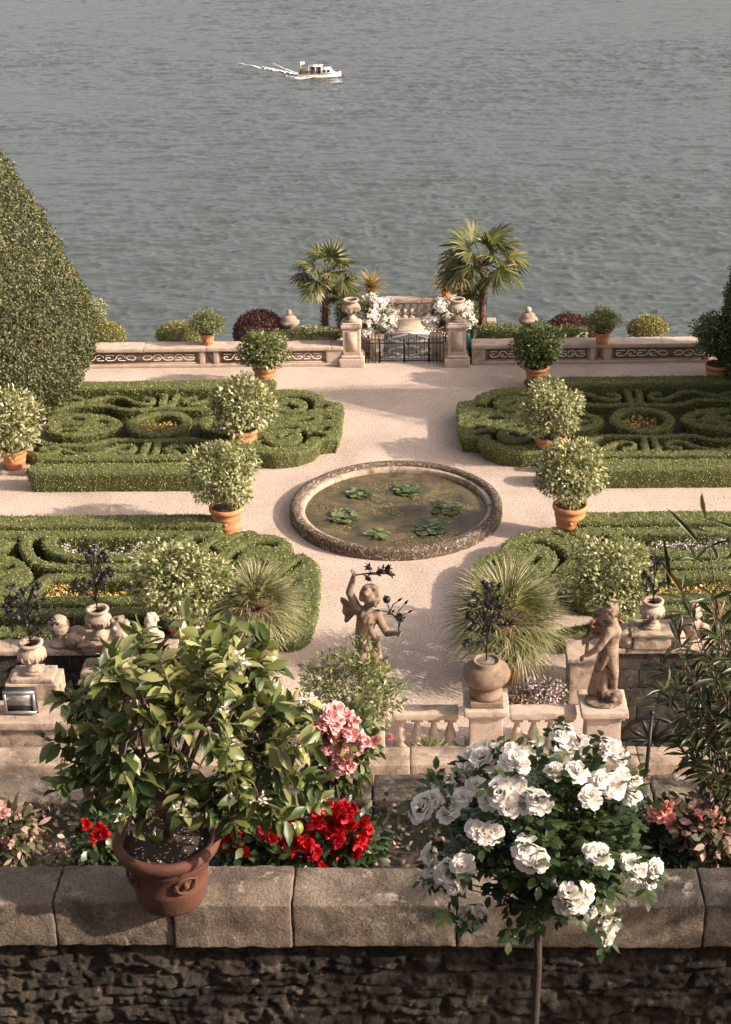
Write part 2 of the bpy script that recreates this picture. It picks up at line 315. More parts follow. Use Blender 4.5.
# ------------------------------------------------------------------ world, sun
SUN_EL, SUN_AZ = math.radians(28), math.atan2(.965, -.26)
w = bpy.data.worlds.new('World'); S.world = w; w.use_nodes = True; nt = w.node_tree; bg = nt.nodes['Background']
sky = nt.nodes.new('ShaderNodeTexSky'); sky.sky_type = 'NISHITA'; sky.sun_disc = False; sky.sun_elevation = SUN_EL; sky.sun_rotation = SUN_AZ; sky.air_density = 1.0; sky.dust_density = 5.0; sky.ozone_density = .6
hs = nt.nodes.new('ShaderNodeHueSaturation'); hs.inputs['Saturation'].default_value = .42; nt.links.new(sky.outputs[0], hs.inputs['Color'])
nt.links.new(mix(nt, 1.0, hs.outputs[0], (1.09, .985, .94), 'MULTIPLY'), bg.inputs[0]); bg.inputs[1].default_value = .138
sl = bpy.data.lights.new('sun', 'SUN'); sl.energy = 4.7; sl.angle = math.radians(.6); sl.color = (1.0, .86, .70)
so = bpy.data.objects.new('sun', sl); C.objects.link(so)
sd = Vector((math.sin(SUN_AZ)*math.cos(SUN_EL), math.cos(SUN_AZ)*math.cos(SUN_EL), math.sin(SUN_EL))); so.rotation_euler = sd.to_track_quat('Z', 'Y').to_euler(); so.location = (30, -20, 40)
S.view_settings.view_transform = 'Standard'; S.view_settings.look = 'None'; S.view_settings.exposure = 0.86; S.view_settings.gamma = 1
S.render.engine = 'CYCLES'

# ================================================================== SETTING
LAKE = -14.0
def wave(P):
    a_ = G(322, 77, LAKE)[:2]; b_ = G(150, 42, LAKE)[:2]; v_ = b_-a_; t_ = np.clip(((P[..., 0]-a_[0])*v_[0]+(P[..., 1]-a_[1])*v_[1])/(v_@v_), 0, 1); dl = np.hypot(P[..., 0]-a_[0]-t_*v_[0], P[..., 1]-a_[1]-t_*v_[1]); lane = np.clip(dl/(1.2+2.2*t_), .12, 1)
    rd = lambda q, sd: 1-2*np.abs(noise(q, 1, sd)); mod = lane* np.clip(.72+.75*noise(P*[.018, .05, 0]+.4*noise(P, .03, 4)[..., None], 1, 3), .25, 1.3)
    wp = .8*noise(P, .13, 12); Q = np.stack([P[..., 0]+.22*P[..., 1]+wp, P[..., 1]-.10*P[..., 0]+.6*wp, P[..., 2]], -1); Q2 = np.stack([P[..., 0]-.18*P[..., 1]+wp, P[..., 1]+.06*P[..., 0]-.5*wp, P[..., 2]], -1)
    return 1.15*mod*(.07*noise(P*[.11, .35, 0]+.3*noise(P, .06, 8)[..., None], 1, 1)+.075*rd(Q*[.26, .95, 0]+[.1, .1, .3], 2)+.075*rd(Q2*[.5, 1.8, 0]+[0, 0, .4], 5)+.05*rd(Q*[1.2, 3.3, 0]+[0, 0, .7], 6))
def lake():
    ys = np.concatenate([[30, 60], np.geomspace(75, 330, 1000), np.geomspace(345, 900, 10)]); us = np.concatenate([[-1.0, -.7, -.4], np.linspace(-.33, .31, 820), [.4, .7, 1.0]])
    Yg, Ug = np.meshgrid(ys, us, indexing='ij'); Xg = Ug*Yg; P = np.stack([Xg, Yg, Xg*0], -1)
    w_ = ((Ug > -.335) & (Ug < .315) & (Yg > 70) & (Yg < 332)).astype(float); z = w_*wave(P)
    V = np.stack([Xg, Yg, LAKE+z-.02], -1).reshape(-1, 3); a, b_ = Xg.shape; i = np.arange(a-1)[:, None]*b_; j = np.arange(b_-1); mb = MB(); mb.add(V, np.stack([i+j, i+j+1, i+b_+j+1, i+b_+j], 2).reshape(-1, 4)); o = mb.build('lake', M['lake'], None, True); o['kind'] = 'structure'
lake()
def sheet(name, rects, z, mat):
    mb = MB()
    for (x0, x1, y0, y1) in rects: mb.box(x0, x1, y0, y1, z-.3, z)
    o = mb.build(name, mat); o['kind'] = 'structure'; return o
PX0, PX1, PY0, PY1 = 4.25, 9.5, 23.0, 27.1   # stairwell openings, mirrored left and right
# gravel court with openings for the two stairwells
def court():
    mb = MB(); z = 0
    R = [(-16, 16, PY1, 46.3), (-PX0, PX0, 15.6, PY1), (-PX0, PX0, 15.6, PY1)][:2]+[(PX1, 16, 15.6, PY1), (-16, -PX1, 15.6, PY1), (PX0, PX1, 15.6, PY0), (-PX1, -PX0, 15.6, PY0)]
    for (a, b_, c, d) in R: mb.add([(a, c, z), (b_, c, z), (b_, d, z), (a, d, z)], [(0, 1, 2, 3)])
    return mb.build('gravel_court', M['gravel'])
court()['kind'] = 'structure'
sheet('stairwell_floor', [(PX0, PX1, PY0, PY1), (-PX1, -PX0, PY0, PY1)], -1.9, M['granite'])
sheet('planting_strip', [(-16, -1.95, 46.3, 48.0), (2.25, 16, 46.3, 48.0)], -.12, M['soil'])
sheet('parterre_soil', [(-9.4, -4.3, 37.1, 43.2), (4.3, 9.4, 37.1, 43.2), (-13, -4.4, 28.4, 34.1), (4.4, 13, 28.4, 34.1), (-4.3, -2.4, 38.7, 42.1), (2.4, 4.3, 38.7, 42.1), (-4.4, -2.8, 30.6, 32.7), (2.8, 4.4, 30.6, 32.7)], .006, M['soil'])
sheet('upper_terrace_soil', [(-7, 7, 7.3, 9.3)], 10.3, M['soil'])
sheet('front_path', [(-7, 7, -6, 7.0)], 9.75, M['gravel'])
sheet('middle_terrace', [(-9, 9, 9.5, 15.2)], 5.7, M['gravel'])
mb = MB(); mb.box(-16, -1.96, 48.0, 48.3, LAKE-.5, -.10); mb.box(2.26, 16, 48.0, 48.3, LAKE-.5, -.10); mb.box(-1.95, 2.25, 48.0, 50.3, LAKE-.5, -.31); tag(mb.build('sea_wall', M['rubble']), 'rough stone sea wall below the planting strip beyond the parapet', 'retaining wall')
# mosaic pavement beyond the gate
t = thing('mosaic_pavement', (.25, 48, 0), 'pebble pavement with pale diamonds beyond the iron gate', 'pavement'); t['kind'] = 'structure'
mb = MB(); mb.box(-1.95, 2.25, 46.3, 50.2, -.3, .004); mb.build('pavement', M['marble2'], t)
mb = MB(); mb.box(-.72, 1.12, 46.4, 48.75, -.1, .010); mb.build('pebble_field', M['grey_mosaic'], t)
mb = MB()
def strip2(mb, pts, w, z, th=.008, closed=False):
    P = np.array(pts, float); 
    if closed: P = np.vstack([P, P[:1]])
    for a, b_ in zip(P[:-1], P[1:]):
        d = b_-a; L = np.hypot(*d); n = np.array([-d[1], d[0]])/L*w/2; e = d/L*w*.3
        q = [a-n-e, b_-n+e, b_+n+e, a+n-e]; V = [(x, y, z) for x, y in q]+[(x, y, z+th) for x, y in q]
        mb.add(V, [(4, 5, 6, 7), (0, 1, 5, 4), (1, 2, 6, 5), (2, 3, 7, 6), (3, 0, 4, 7)])
strip2(mb, [(-.66, 46.45), (1.06, 46.45), (1.06, 48.7), (-.66, 48.7)], .17, .010, closed=True)
for cy_ in (47.0, 48.1): strip2(mb, [(-.5, cy_), (.2, cy_-.5), (.9, cy_), (.2, cy_+.5)], .12, .012, closed=True)
mb.build('diamond_pattern', M['white_mosaic'], t)

# ================================================================== PARTERRES (clipped box)
def seg_d(X, Y, pts):
    P = np.array(pts, float); d = np.full(X.shape, 9.)
    for a, b_ in zip(P[:-1], P[1:]):
        v = b_-a; t_ = np.clip(((X-a[0])*v[0]+(Y-a[1])*v[1])/(v@v+1e-9), 0, 1); d = np.minimum(d, np.hypot(X-a[0]-t_*v[0], Y-a[1]-t_*v[1]))
    return d
def smooth_path(pts, k=6):
    P = np.array(pts, float); Q = np.vstack([2*P[0]-P[1], P, 2*P[-1]-P[-2]]); out = []
    for i in range(1, len(Q)-2):
        for t_ in np.arange(k)/k:
            out.append(.5*((2*Q[i])+(-Q[i-1]+Q[i+1])*t_+(2*Q[i-1]-5*Q[i]+4*Q[i+1]-Q[i+2])*t_**2+(-Q[i-1]+3*Q[i]-3*Q[i+1]+Q[i+2])*t_**3))
    return np.array(out+[P[-1]])
def inpoly(X, Y, pts):
    P = np.array(pts); ins = np.zeros(X.shape, bool); j = len(P)-1
    for i in range(len(P)):
        c = ((P[i, 1] > Y) != (P[j, 1] > Y)) & (X < (P[j, 0]-P[i, 0])*(Y-P[i, 1])/(P[j, 1]-P[i, 1]+1e-12)+P[i, 0]); ins ^= c; j = i
    return ins
GS = .035
def hedge(name, parent, H, strokes=(), polys=(), cuts=(), mx=1, label=None):
    "clipped hedge from centre lines, filled outlines and cut channels (plan view, world metres)"
    fl = lambda P: np.array(P, float)*np.array([mx, 1])
    allp = np.vstack([fl(p) for p, w_ in strokes]+[fl(p) for p in polys]); lo = allp.min(0)-.6; hi = allp.max(0)+.6
    xs = np.arange(lo[0], hi[0], GS); ys = np.arange(lo[1], hi[1], GS); X, Y = np.meshgrid(xs, ys, indexing='ij')
    d = np.full(X.shape, -9.)
    for p, w_ in strokes: d = np.maximum(d, w_/2-seg_d(X, Y, fl(p)))
    for p in polys:
        q = fl(p); dd = seg_d(X, Y, np.vstack([q, q[:1]])); d = np.maximum(d, np.where(inpoly(X, Y, q), dd, -dd))
    for p, w_ in cuts: d = np.minimum(d, seg_d(X, Y, fl(p))-w_/2)
    Z0 = np.zeros_like(X); PN = np.stack([X, Y, Z0], -1); d = d+.010*noise(PN, 3.1, 3)+.006*noise(PN, 9, 4)
    r = .07; q = np.clip(d/r, 0, 1); z = H*(.92+.08*np.sqrt(1-(1-q)**2))+.014*noise(PN, 1.6, 5)+.012*noise(PN, 11, 6); z = np.where(d > 0, z, H*.86)
    nx, ny = X.shape; on = d > 0; fc = on[:-1, :-1] | on[1:, :-1] | on[:-1, 1:] | on[1:, 1:]
    I, J = np.nonzero(fc); idx = lambda i, j: i*ny+j
    F = np.stack([idx(I, J), idx(I+1, J), idx(I+1, J+1), idx(I, J+1)], 1); u, inv = np.unique(F, return_inverse=True); F = inv.reshape(F.shape)
    gx, gy_ = np.gradient(d, GS); g2 = np.maximum(gx**2+gy_**2, .3); off = np.where(on, 0, np.clip(-d, 0, GS*1.3)); XX = X+gx/np.sqrt(g2)*off; YY = Y+gy_/np.sqrt(g2)*off
    V = np.stack([XX.ravel()[u], YY.ravel()[u], z.ravel()[u]], 1)
    gu = np.stack([(gx/np.sqrt(g2)).ravel()[u], (gy_/np.sqrt(g2)).ravel()[u], np.zeros(len(u))], 1); onu = on.ravel()[u]
    E_ = np.concatenate([F[:, [0, 1]], F[:, [1, 2]], F[:, [2, 3]], F[:, [3, 0]]]); Es = np.sort(E_, 1); _, ix, ct = np.unique(Es, axis=0, return_index=True, return_counts=True); B_ = E_[ix[ct == 1]]
    bv, binv = np.unique(B_, return_inverse=True); binv = binv.reshape(B_.shape); nv0 = len(V); Vb = V[bv]+gu[bv]*.11; Vb[:, 2] = 0; Fs = np.stack([B_[:, 1], B_[:, 0], nv0+binv[:, 0], nv0+binv[:, 1]], 1)
    V = np.vstack([V, Vb]); ref = np.vstack([np.tile([0, 0, 1.], (len(F), 1)), -gu[B_[:, 0]]]); F = np.vstack([F, Fs])
    mb = MB(); mb.add(V, F)
    # leaves over the whole surface, area weighted (the steep sides are the tall cells)
    P4 = V[F]; a = P4[:, 1]-P4[:, 0]; b_ = P4[:, 3]-P4[:, 0]; nrm = np.cross(P4[:, 2]-P4[:, 0], P4[:, 3]-P4[:, 1]); ar = np.linalg.norm(nrm, axis=1)/2
    n = int(ar.sum()*800); k = rng.choice(len(F), n, p=ar/ar.sum()); uu = rng.rand(n, 1); vv = rng.rand(n, 1)
    P = (P4[k, 0]*(1-uu)*(1-vv)+P4[k, 1]*uu*(1-vv)+P4[k, 2]*uu*vv+P4[k, 3]*(1-uu)*vv); N = unit(nrm[k]); N[np.sum(N*ref[k], 1) < 0] *= -1
    D = unit(N*.35+rng.normal(size=(n, 3))*.7); Nn = unit(N+rng.normal(size=(n, 3))*.4)
    leaf = MB(); scatter(leaf, P+N*(rng.rand(n, 1)**1.5*.03-.012), D, Nn, rng.uniform(.028, .05, n), rng.uniform(.022, .036, n))
    mb.V += leaf.V; mb.F += [f+mb.n for f in leaf.F]; mb.n += leaf.n
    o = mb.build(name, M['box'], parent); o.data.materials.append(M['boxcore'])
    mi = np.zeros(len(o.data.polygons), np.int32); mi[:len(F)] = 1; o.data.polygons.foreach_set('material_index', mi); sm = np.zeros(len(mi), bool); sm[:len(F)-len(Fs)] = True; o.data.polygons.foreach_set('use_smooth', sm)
    if label: o['label'] = label
    return o
def ell(cx, cy, rx, ry, n=26, a0=0, a1=2*PI): a = np.linspace(a0, a1, n, endpoint=abs(a1-a0) < 6.2); return np.stack([cx+rx*np.cos(a), cy+ry*np.sin(a)], 1)
def upper_parterre(mx, label):
    RX, RY = -6.55, 40.35
    t = thing('box_parterre', (mx*RX, RY, 0), label, 'parterre', 'clipped box parterres round the pond')
    hedge('border_hedge', t, .58, [([(-9.15, 36.98), (-4.0, 36.98)], .62)], mx=mx)
    hedge('border_hedge', t, .5, [([(-9.4, 43.2), (-3.75, 43.2)], .34)], mx=mx)
    hedge('border_hedge', t, .58, [([(-9.3, 37.72), (-4.1, 37.72)], .25), ([(-9.5, 42.7), (-3.9, 42.7)], .27)], mx=mx)
    rg = ell(RX, RY, .74, .74); hedge('ring_hedge', t, .42, [(np.vstack([rg, rg[:1]]), .27)], mx=mx)
    st = []; cu = []; po = []
    comma = smooth_path([(-2.3, 1.75), (-1.8, 2.02), (-1.35, 1.98), (-1.05, 1.72), (-.85, 1.54), (-.6, 1.5), (-.44, 1.64), (-.48, 1.86), (-.72, 1.92)])
    wavy = smooth_path([(-3.3, .95), (-2.75, 1.35), (-2.2, 1.42), (-1.65, 1.38), (-1.2, 1.1), (-.75, 1.08), (-.3, 1.13), (0, 1.16)])
    for su in (-1, 1):
        for sv in (-1, 1):
            f = np.array([su, sv])
            st += [(comma*f+(RX, RY), .145), (wavy*f+(RX, RY), .15), (smooth_path([(-3.3, 1.85), (-2.8, 2.0), (-2.45, 1.8), (-2.6, 1.6), (-2.9, 1.62)])*f+(RX, RY), .18)]
        st.append((np.array([(0, 1.24), (0, 2.2)])+(RX, RY), .0001))
        lf = np.array([(-1.02, 0), (-1.25, .4), (-1.75, .7), (-2.3, .8), (-2.85, .6), (-3.1, 0), (-2.85, -.6), (-2.3, -.8), (-1.75, -.7), (-1.25, -.4)])
        po.append(smooth_path(np.vstack([lf, lf[:1]]))*np.array([-su, 1])+(RX, RY))
        for q in ([(-1.45, .1), (-1.7, .25)], [(-1.45, -.15), (-1.9, -.35)], [(-2.2, .3), (-2.5, .42)], [(-2.15, -.1), (-2.7, -.1)], [(-2.3, -.5), (-2.6, -.45)]): cu.append((np.array(q)*np.array([-su, 1])+(RX, RY), .18))
    for u in (-.03, .03): st.append((np.array([(u*4, 1.2), (u*6, 2.2)])+(RX, RY), .18)); st.append((np.array([(u*4, -1.2), (u*6, -2.4)])+(RX, RY), .18))
    hedge('scroll_hedge', t, .40, st, po, cu, mx=mx)
    cy = 40.35; sym = lambda p: [(x, 2*cy-y) for x, y in p]
    up = [(-4.3, 42.3), (-3.8, 42.55), (-3.2, 42.7), (-2.6, 42.55), (-2.15, 42.15), (-2.05, 41.75), (-1.62, 41.65), (-1.55, 41.2)]
    lob = up+[(-1.55, cy)]+sym(up)[::-1]
    cuts = []
    for s_ in (1, -1):
        f = (lambda p: [(x, cy+(y-cy)*s_) for x, y in p])
        cuts += [(f(ell(-3.1, 41.5, .62, .62, 18, -.7, 3.0)), .19), (f([(-2.95, 41.3), (-3.15, 41.55), (-3.3, 41.5)]), .2), (f([(-2.35, 41.3), (-2.12, 41.4)]), .3), (f([(-3.85, 41.3), (-3.55, 40.95), (-3.1, 40.85), (-2.8, 40.9)]), .17)]
    cuts += [([(-2.7, 40.4), (-2.45, 40.45)], .28), ([(-2.15, 39.75), (-2.0, 39.8)], .28), ([(-2.1, 40.5), (-1.95, 40.5)], .18)]
    hedge('lobed_hedge', t, .46, [], [lob], cuts, mx=mx, label='broad lobed hedge block with cut swirls')
    return t
def lower_parterre(mx, label):
    RX = -6.62
    t = thing('box_parterre', (mx*RX, 31.5, 0), label, 'parterre', 'clipped box parterres round the pond')
    A = lambda p: np.array(p)+np.array([RX, 0])
    hedge('border_hedge', t, .56, [(A([(-5.5, 34.0), (2.3, 34.0)]), .56)], mx=mx)
    hedge('border_hedge', t, .5, [(A([(-5.5, 33.4), (-1.9, 33.4), (2.4, 33.4)]), .32), (smooth_path(A([(-1.45, 33.3), (-1.42, 32.9), (-1.1, 32.47), (-.5, 32.26), (.5, 32.26), (1.15, 32.47), (1.5, 32.9), (1.75, 33.3)])), .3)], mx=mx)
    hedge('border_hedge', t, .5, [(smooth_path(A([(-2.0, 33.2), (-1.95, 32.8), (-1.6, 32.1), (-1.0, 31.78), (0, 31.72), (1.1, 31.78), (1.7, 32.1), (2.15, 32.75), (2.45, 33.2)])), .26)], mx=mx)
    hx = A([(-1.12, 31.25), (1.1, 31.25), (1.35, 30.75), (1.1, 30.2), (-1.5, 30.2), (-1.12, 31.25)]); hedge('bed_hedge', t, .5, [(hx, .3)], mx=mx)
    hedge('border_hedge', t, .48, [(A([(-5.5, 29.7), (-1.9, 29.7), (1.5, 29.7), (2.1, 29.1), (3.2, 28.7)]), .34), (A([(-5.5, 28.9), (1.4, 28.9), (2.0, 28.4)]), .34)], mx=mx)
    po = [smooth_path(A([(-1.75, 31.9), (-2.15, 32.3), (-2.9, 32.35), (-3.4, 31.8), (-3.5, 30.8), (-3.0, 30.1), (-2.2, 30.1), (-1.7, 30.5), (-1.45, 31.3), (-1.75, 31.9)])), smooth_path(A([(-2.2, 33.1), (-3.2, 33.15), (-4.2, 33.1), (-4.4, 32.7), (-3.2, 32.65), (-2.5, 32.6), (-2.2, 33.1)])),
          smooth_path(A([(1.62, 31.2), (1.9, 31.8), (2.5, 32.2), (3.0, 31.7), (3.1, 31.0), (2.8, 30.3), (2.0, 30.1), (1.6, 30.5), (1.62, 31.2)])), smooth_path(A([(2.35, 32.8), (2.75, 33.4), (3.3, 33.55), (3.35, 33.1), (3.0, 32.6), (2.7, 32.4), (2.35, 32.8)]))]
    cu = [(A(q), w_*1.6) for q, w_ in (([(-2.25, 31.75), (-2.1, 31.8)], .14), ([(-2.55, 30.9), (-2.3, 31.1)], .2), ([(-2.9, 31.5), (-3.1, 31.2)], .12), ([(2.2, 31.2), (2.4, 31.4)], .16), ([(-3.3, 32.9), (-3.7, 32.9)], .12), ([(2.95, 33.1), (3.05, 33.2)], .16))]
    hedge('knot_hedge', t, .48, [], po, cu, mx=mx)
    def Z(pts): return np.array([G(160+x/4.3, 500+y/4.3, .5)[:2] for x, y in pts])
    out = smooth_path(Z([(245, 290), (252, 235), (300, 178), (400, 146), (500, 150), (560, 182), (578, 224), (620, 228), (672, 262), (690, 340), (684, 430), (668, 510), (620, 560), (520, 575), (420, 520), (330, 400), (245, 290)]), 4)
    cuts = [(smooth_path(Z([(325, 300), (308, 255), (345, 210), (415, 186), (490, 192)])), .2), (Z([(410, 252), (445, 275)]), .2), (smooth_path(Z([(330, 305), (410, 335), (480, 325), (545, 300), (600, 262)])), .16), (Z([(580, 345), (560, 368)]), .17), (smooth_path(Z([(400, 400), (500, 420), (560, 470)])), .16)]
    hedge('curled_hedge', t, .5, [], [out[:-1]], cuts, mx=mx, label='broad hedge block cut into two curls')
    return t
upper_parterre(-(-1), 'far left box parterre with scroll hedges, between the big clipped tree and the pond')
upper_parterre(-1, 'far right box parterre with scroll hedges, partly in the shade of a clipped tree')
lower_parterre(1, 'near left box parterre with two rectangular flower beds and a double curl')
lower_parterre(-1, 'near right box parterre with flower beds, behind the statue and fan palm')
def bed(name, mat, x0, x1, y0, y1, h, n, label, ls=.06, z=0.01, ellp=False):
    P = np.stack([rng.uniform(x0, x1, n), rng.uniform(y0, y1, n), z+h*rng.rand(n)**.5], 1)
    if ellp:
        k = ((P[:, 0]-(x0+x1)/2)/((x1-x0)/2))**2+((P[:, 1]-(y0+y1)/2)/((y1-y0)/2))**2 < 1; P = P[k]
    P[:, 2] = z+(P[:, 2]-z)*(.6+.4*noise(P*np.array([1, 1, 0]), 3))
    n = len(P); mb = MB(); scatter(mb, P, unit(rng.normal(size=(n, 3))+np.array([0, 0, .3])), unit(rng.normal(size=(n, 3))*.5+np.array([0, 0, 1])), ls*rng.uniform(.6, 1.3, n), ls*.8*rng.uniform(.6, 1.2, n))
    o = mb.build(name, mat); return tag(o, label, 'flower bed', 'flower beds inside the box parterres', 'stuff')
for s_, sd_ in ((1, 'left'), (-1, 'right')):
    bed('flower_bed', M['bedyellow'], min(s_*-7.05, s_*-6.05), max(s_*-7.05, s_*-6.05), 39.85, 40.85, .4, 1300, 'yellow flowers inside the ring hedge of the far %s parterre' % sd_, ellp=True)
    bed('flower_bed', M['bedwhite'], min(s_*-7.75, s_*-5.3), max(s_*-7.75, s_*-5.3), 32.5, 33.2, .42, 3600, 'white flowers in the long bed of the near %s parterre' % sd_, ls=.055)
    bed('flower_bed', M['bedyellow'], min(s_*-7.75, s_*-5.55), max(s_*-7.75, s_*-5.55), 30.4, 31.1, .44, 3200, 'yellow and orange flowers in the second bed of the near %s parterre' % sd_)
    bed('flower_bed', M['bedwhite'], min(s_*-8.6, s_*-4.9), max(s_*-8.6, s_*-4.9), 27.6, 28.6, .6, 3500, 'dark foliage with white flecks behind the %s urns' % sd_, ls=.07)

# ================================================================== POND
pc = np.array([-.05, 35.45]); 
t = thing('round_pond', (pc[0], pc[1], 0), 'round pond with a broad pebble rim in the middle of the gravel court', 'pond')
mb = MB(); mb.lathe([(2.60, 0), (2.60, .19), (2.58, .25), (2.52, .285), (2.42, .285), (2.36, .25), (2.34, .21), (2.34, .20)], (pc[0], pc[1], 0), 96); mb.F = mb.F[:1]; mb.build('rim', M['rim'], t, True)
mb = MB(); mb.lathe([(2.34, .20), (2.27, .198), (2.24, .185), (2.23, .13), (2.23, -.45)], (pc[0], pc[1], 0), 96); mb.F = mb.F[:1]; mb.build('inner_lip', M['marble2'], t, True)
mb = MB(); mb.lathe([(2.225, .08), (1.5, .08), (.7, .08), (.01, .08)], (pc[0], pc[1], 0), 96); mb.F = mb.F[:1]; mb.build('water', M['pond'], t)
mb = MB(); mb.lathe([(2.225, -.12), (1.5, -.32), (.7, -.36), (.01, -.36)], (pc[0], pc[1], 0), 64); mb.F = mb.F[:1]; mb.build('basin_floor', M['pondfloor'], t)
# replace ground under the pond: cut by a raised dark disc is not needed (basin stands above), dig the court
import bmesh
def dig(o, cx, cy, r, n=96):
    bm = bmesh.new(); bm.from_mesh(o.data)
    for k in range(4):
        a = [(1, 0, 0), (-1, 0, 0), (0, 1, 0), (0, -1, 0)][k]
        p = Vector((cx, cy, 0))+Vector(a)*(r+.2); bmesh.ops.bisect_plane(bm, geom=bm.faces[:]+bm.edges[:]+bm.verts[:], plane_co=p, plane_no=a)
    kill = [f for f in bm.faces if abs(f.calc_center_median().x-cx) < r+.19 and abs(f.calc_center_median().y-cy) < r+.19]
    bmesh.ops.delete(bm, geom=kill, context='FACES')
    q = r+.2; inner = []; outer = []
    for k in range(n):
        a = 2*PI*k/n; c_, s_ = math.cos(a), math.sin(a); m_ = q/max(abs(c_), abs(s_)); inner.append(bm.verts.new((cx+r*c_, cy+r*s_, 0))); outer.append(bm.verts.new((cx+m_*c_, cy+m_*s_, 0)))
    for k in range(n): bm.faces.new((inner[k], outer[k], outer[(k+1) % n], inner[(k+1) % n]))
    bmesh.ops.recalc_face_normals(bm, faces=bm.faces[:])
    for f in bm.faces:
        if f.normal.z < 0: f.normal_flip()
    bm.to_mesh(o.data); bm.free()
dig(bpy.data.objects['gravel_court'], pc[0], pc[1], 2.55)
LZ = .085
for i, (px, py, r, kind, lab) in enumerate([(360, 494, .30, 0, 'small dark water lily clump at the far left of the pond'), (408, 491, .36, 1, 'bright green water lily clump at the far side of the pond'), (447, 509, .38, 0, 'loose water lily clump near the right rim of the pond'),
        (429, 529, .38, 1, 'dense green water lily clump at the near right of the pond'), (344, 517, .36, 2, 'reddish water lily clump near the left rim of the pond'), (379, 536, .32, 3, 'sparse pale water lily clump at the near side of the pond')]):
    p = G(px, py, LZ); t = thing('water_lily', (p[0], p[1], LZ), lab, 'water lily', 'water lilies in the pond')
    n = [44, 70, 50, 90, 52, 26][i]; mb = MB()
    for k in range(n):
        rr = r*rng.rand()**.5; a = rng.uniform(0, 2*PI); c = p+np.array([rr*math.cos(a), rr*math.sin(a), .01+.05*rng.rand()+(.05 if kind == 1 else .015)*(1-rr/r)]); s_ = rng.uniform(.05, .11)
        an = np.linspace(.25, 2*PI-.25, 9)+rng.uniform(0, 6); tl = rng.normal(size=2)*.13
        V = [c]+[c+s_*np.array([math.cos(q), math.sin(q), tl[0]*math.cos(q)+tl[1]*math.sin(q)+.06]) for q in an]; mb.add(V, [(0, j, j+1) for j in range(1, 9)])
    mb.build('leaves', M['lily'], t)
    mb = MB(); q = .36; 
    for (a, b_, c_, d) in ((-q, q, -q, -q+.02), (-q, q, q-.02, q), (-q, -q+.02, -q, q), (q-.02, q, -q, q)): mb.box(p[0]+a, p[0]+b_, p[1]+c_, p[1]+d, -.28, .07)
    mb.box(p[0]-q, p[0]+q, p[1]-q, p[1]+q, -.2, -.1); mb.build('planting_crate', M['lamp_body'], t)
mb = MB(); n = 1500; a = rng.uniform(0, 2*PI, n); rr = 2.08*rng.rand(n)**.6; P = np.stack([pc[0]+rr*np.cos(a), pc[1]+rr*np.sin(a), np.full(n, .086)], 1); keep = noise(P, 1.6, 8) > -.05; P = P[keep]; n = len(P)
scatter(mb, P, unit(np.concatenate([rng.normal(size=(n, 2)), np.zeros((n, 1))], 1)), np.tile([0, 0, 1.], (n, 1)), rng.uniform(.03, .08, n), rng.uniform(.025, .05, n)); tag(mb.build('floating_leaves', M['yellow_leaf']), 'small pale leaves floating on the pond', 'leaves', kind='stuff')

n = 900; P = np.stack([rng.uniform(-9, 9, n), rng.uniform(27.3, 45.6, n), np.full(n, .012)], 1); P = P[np.hypot(P[:, 0]-pc[0], P[:, 1]-pc[1]) > 2.75]; P = P[(noise(P, .5, 2) > -.1)]; n = len(P); mb = MB(); scatter(mb, P, unit(rng.normal(size=(n, 3))*[1, 1, .15]), np.tile([0, 0, 1.], (n, 1))+rng.normal(size=(n, 3))*.2, rng.uniform(.03, .07, n), rng.uniform(.02, .035, n)); tag(mb.build('fallen_leaves', M['bedmix']), 'dry leaves scattered over the gravel', 'leaves', kind='stuff')
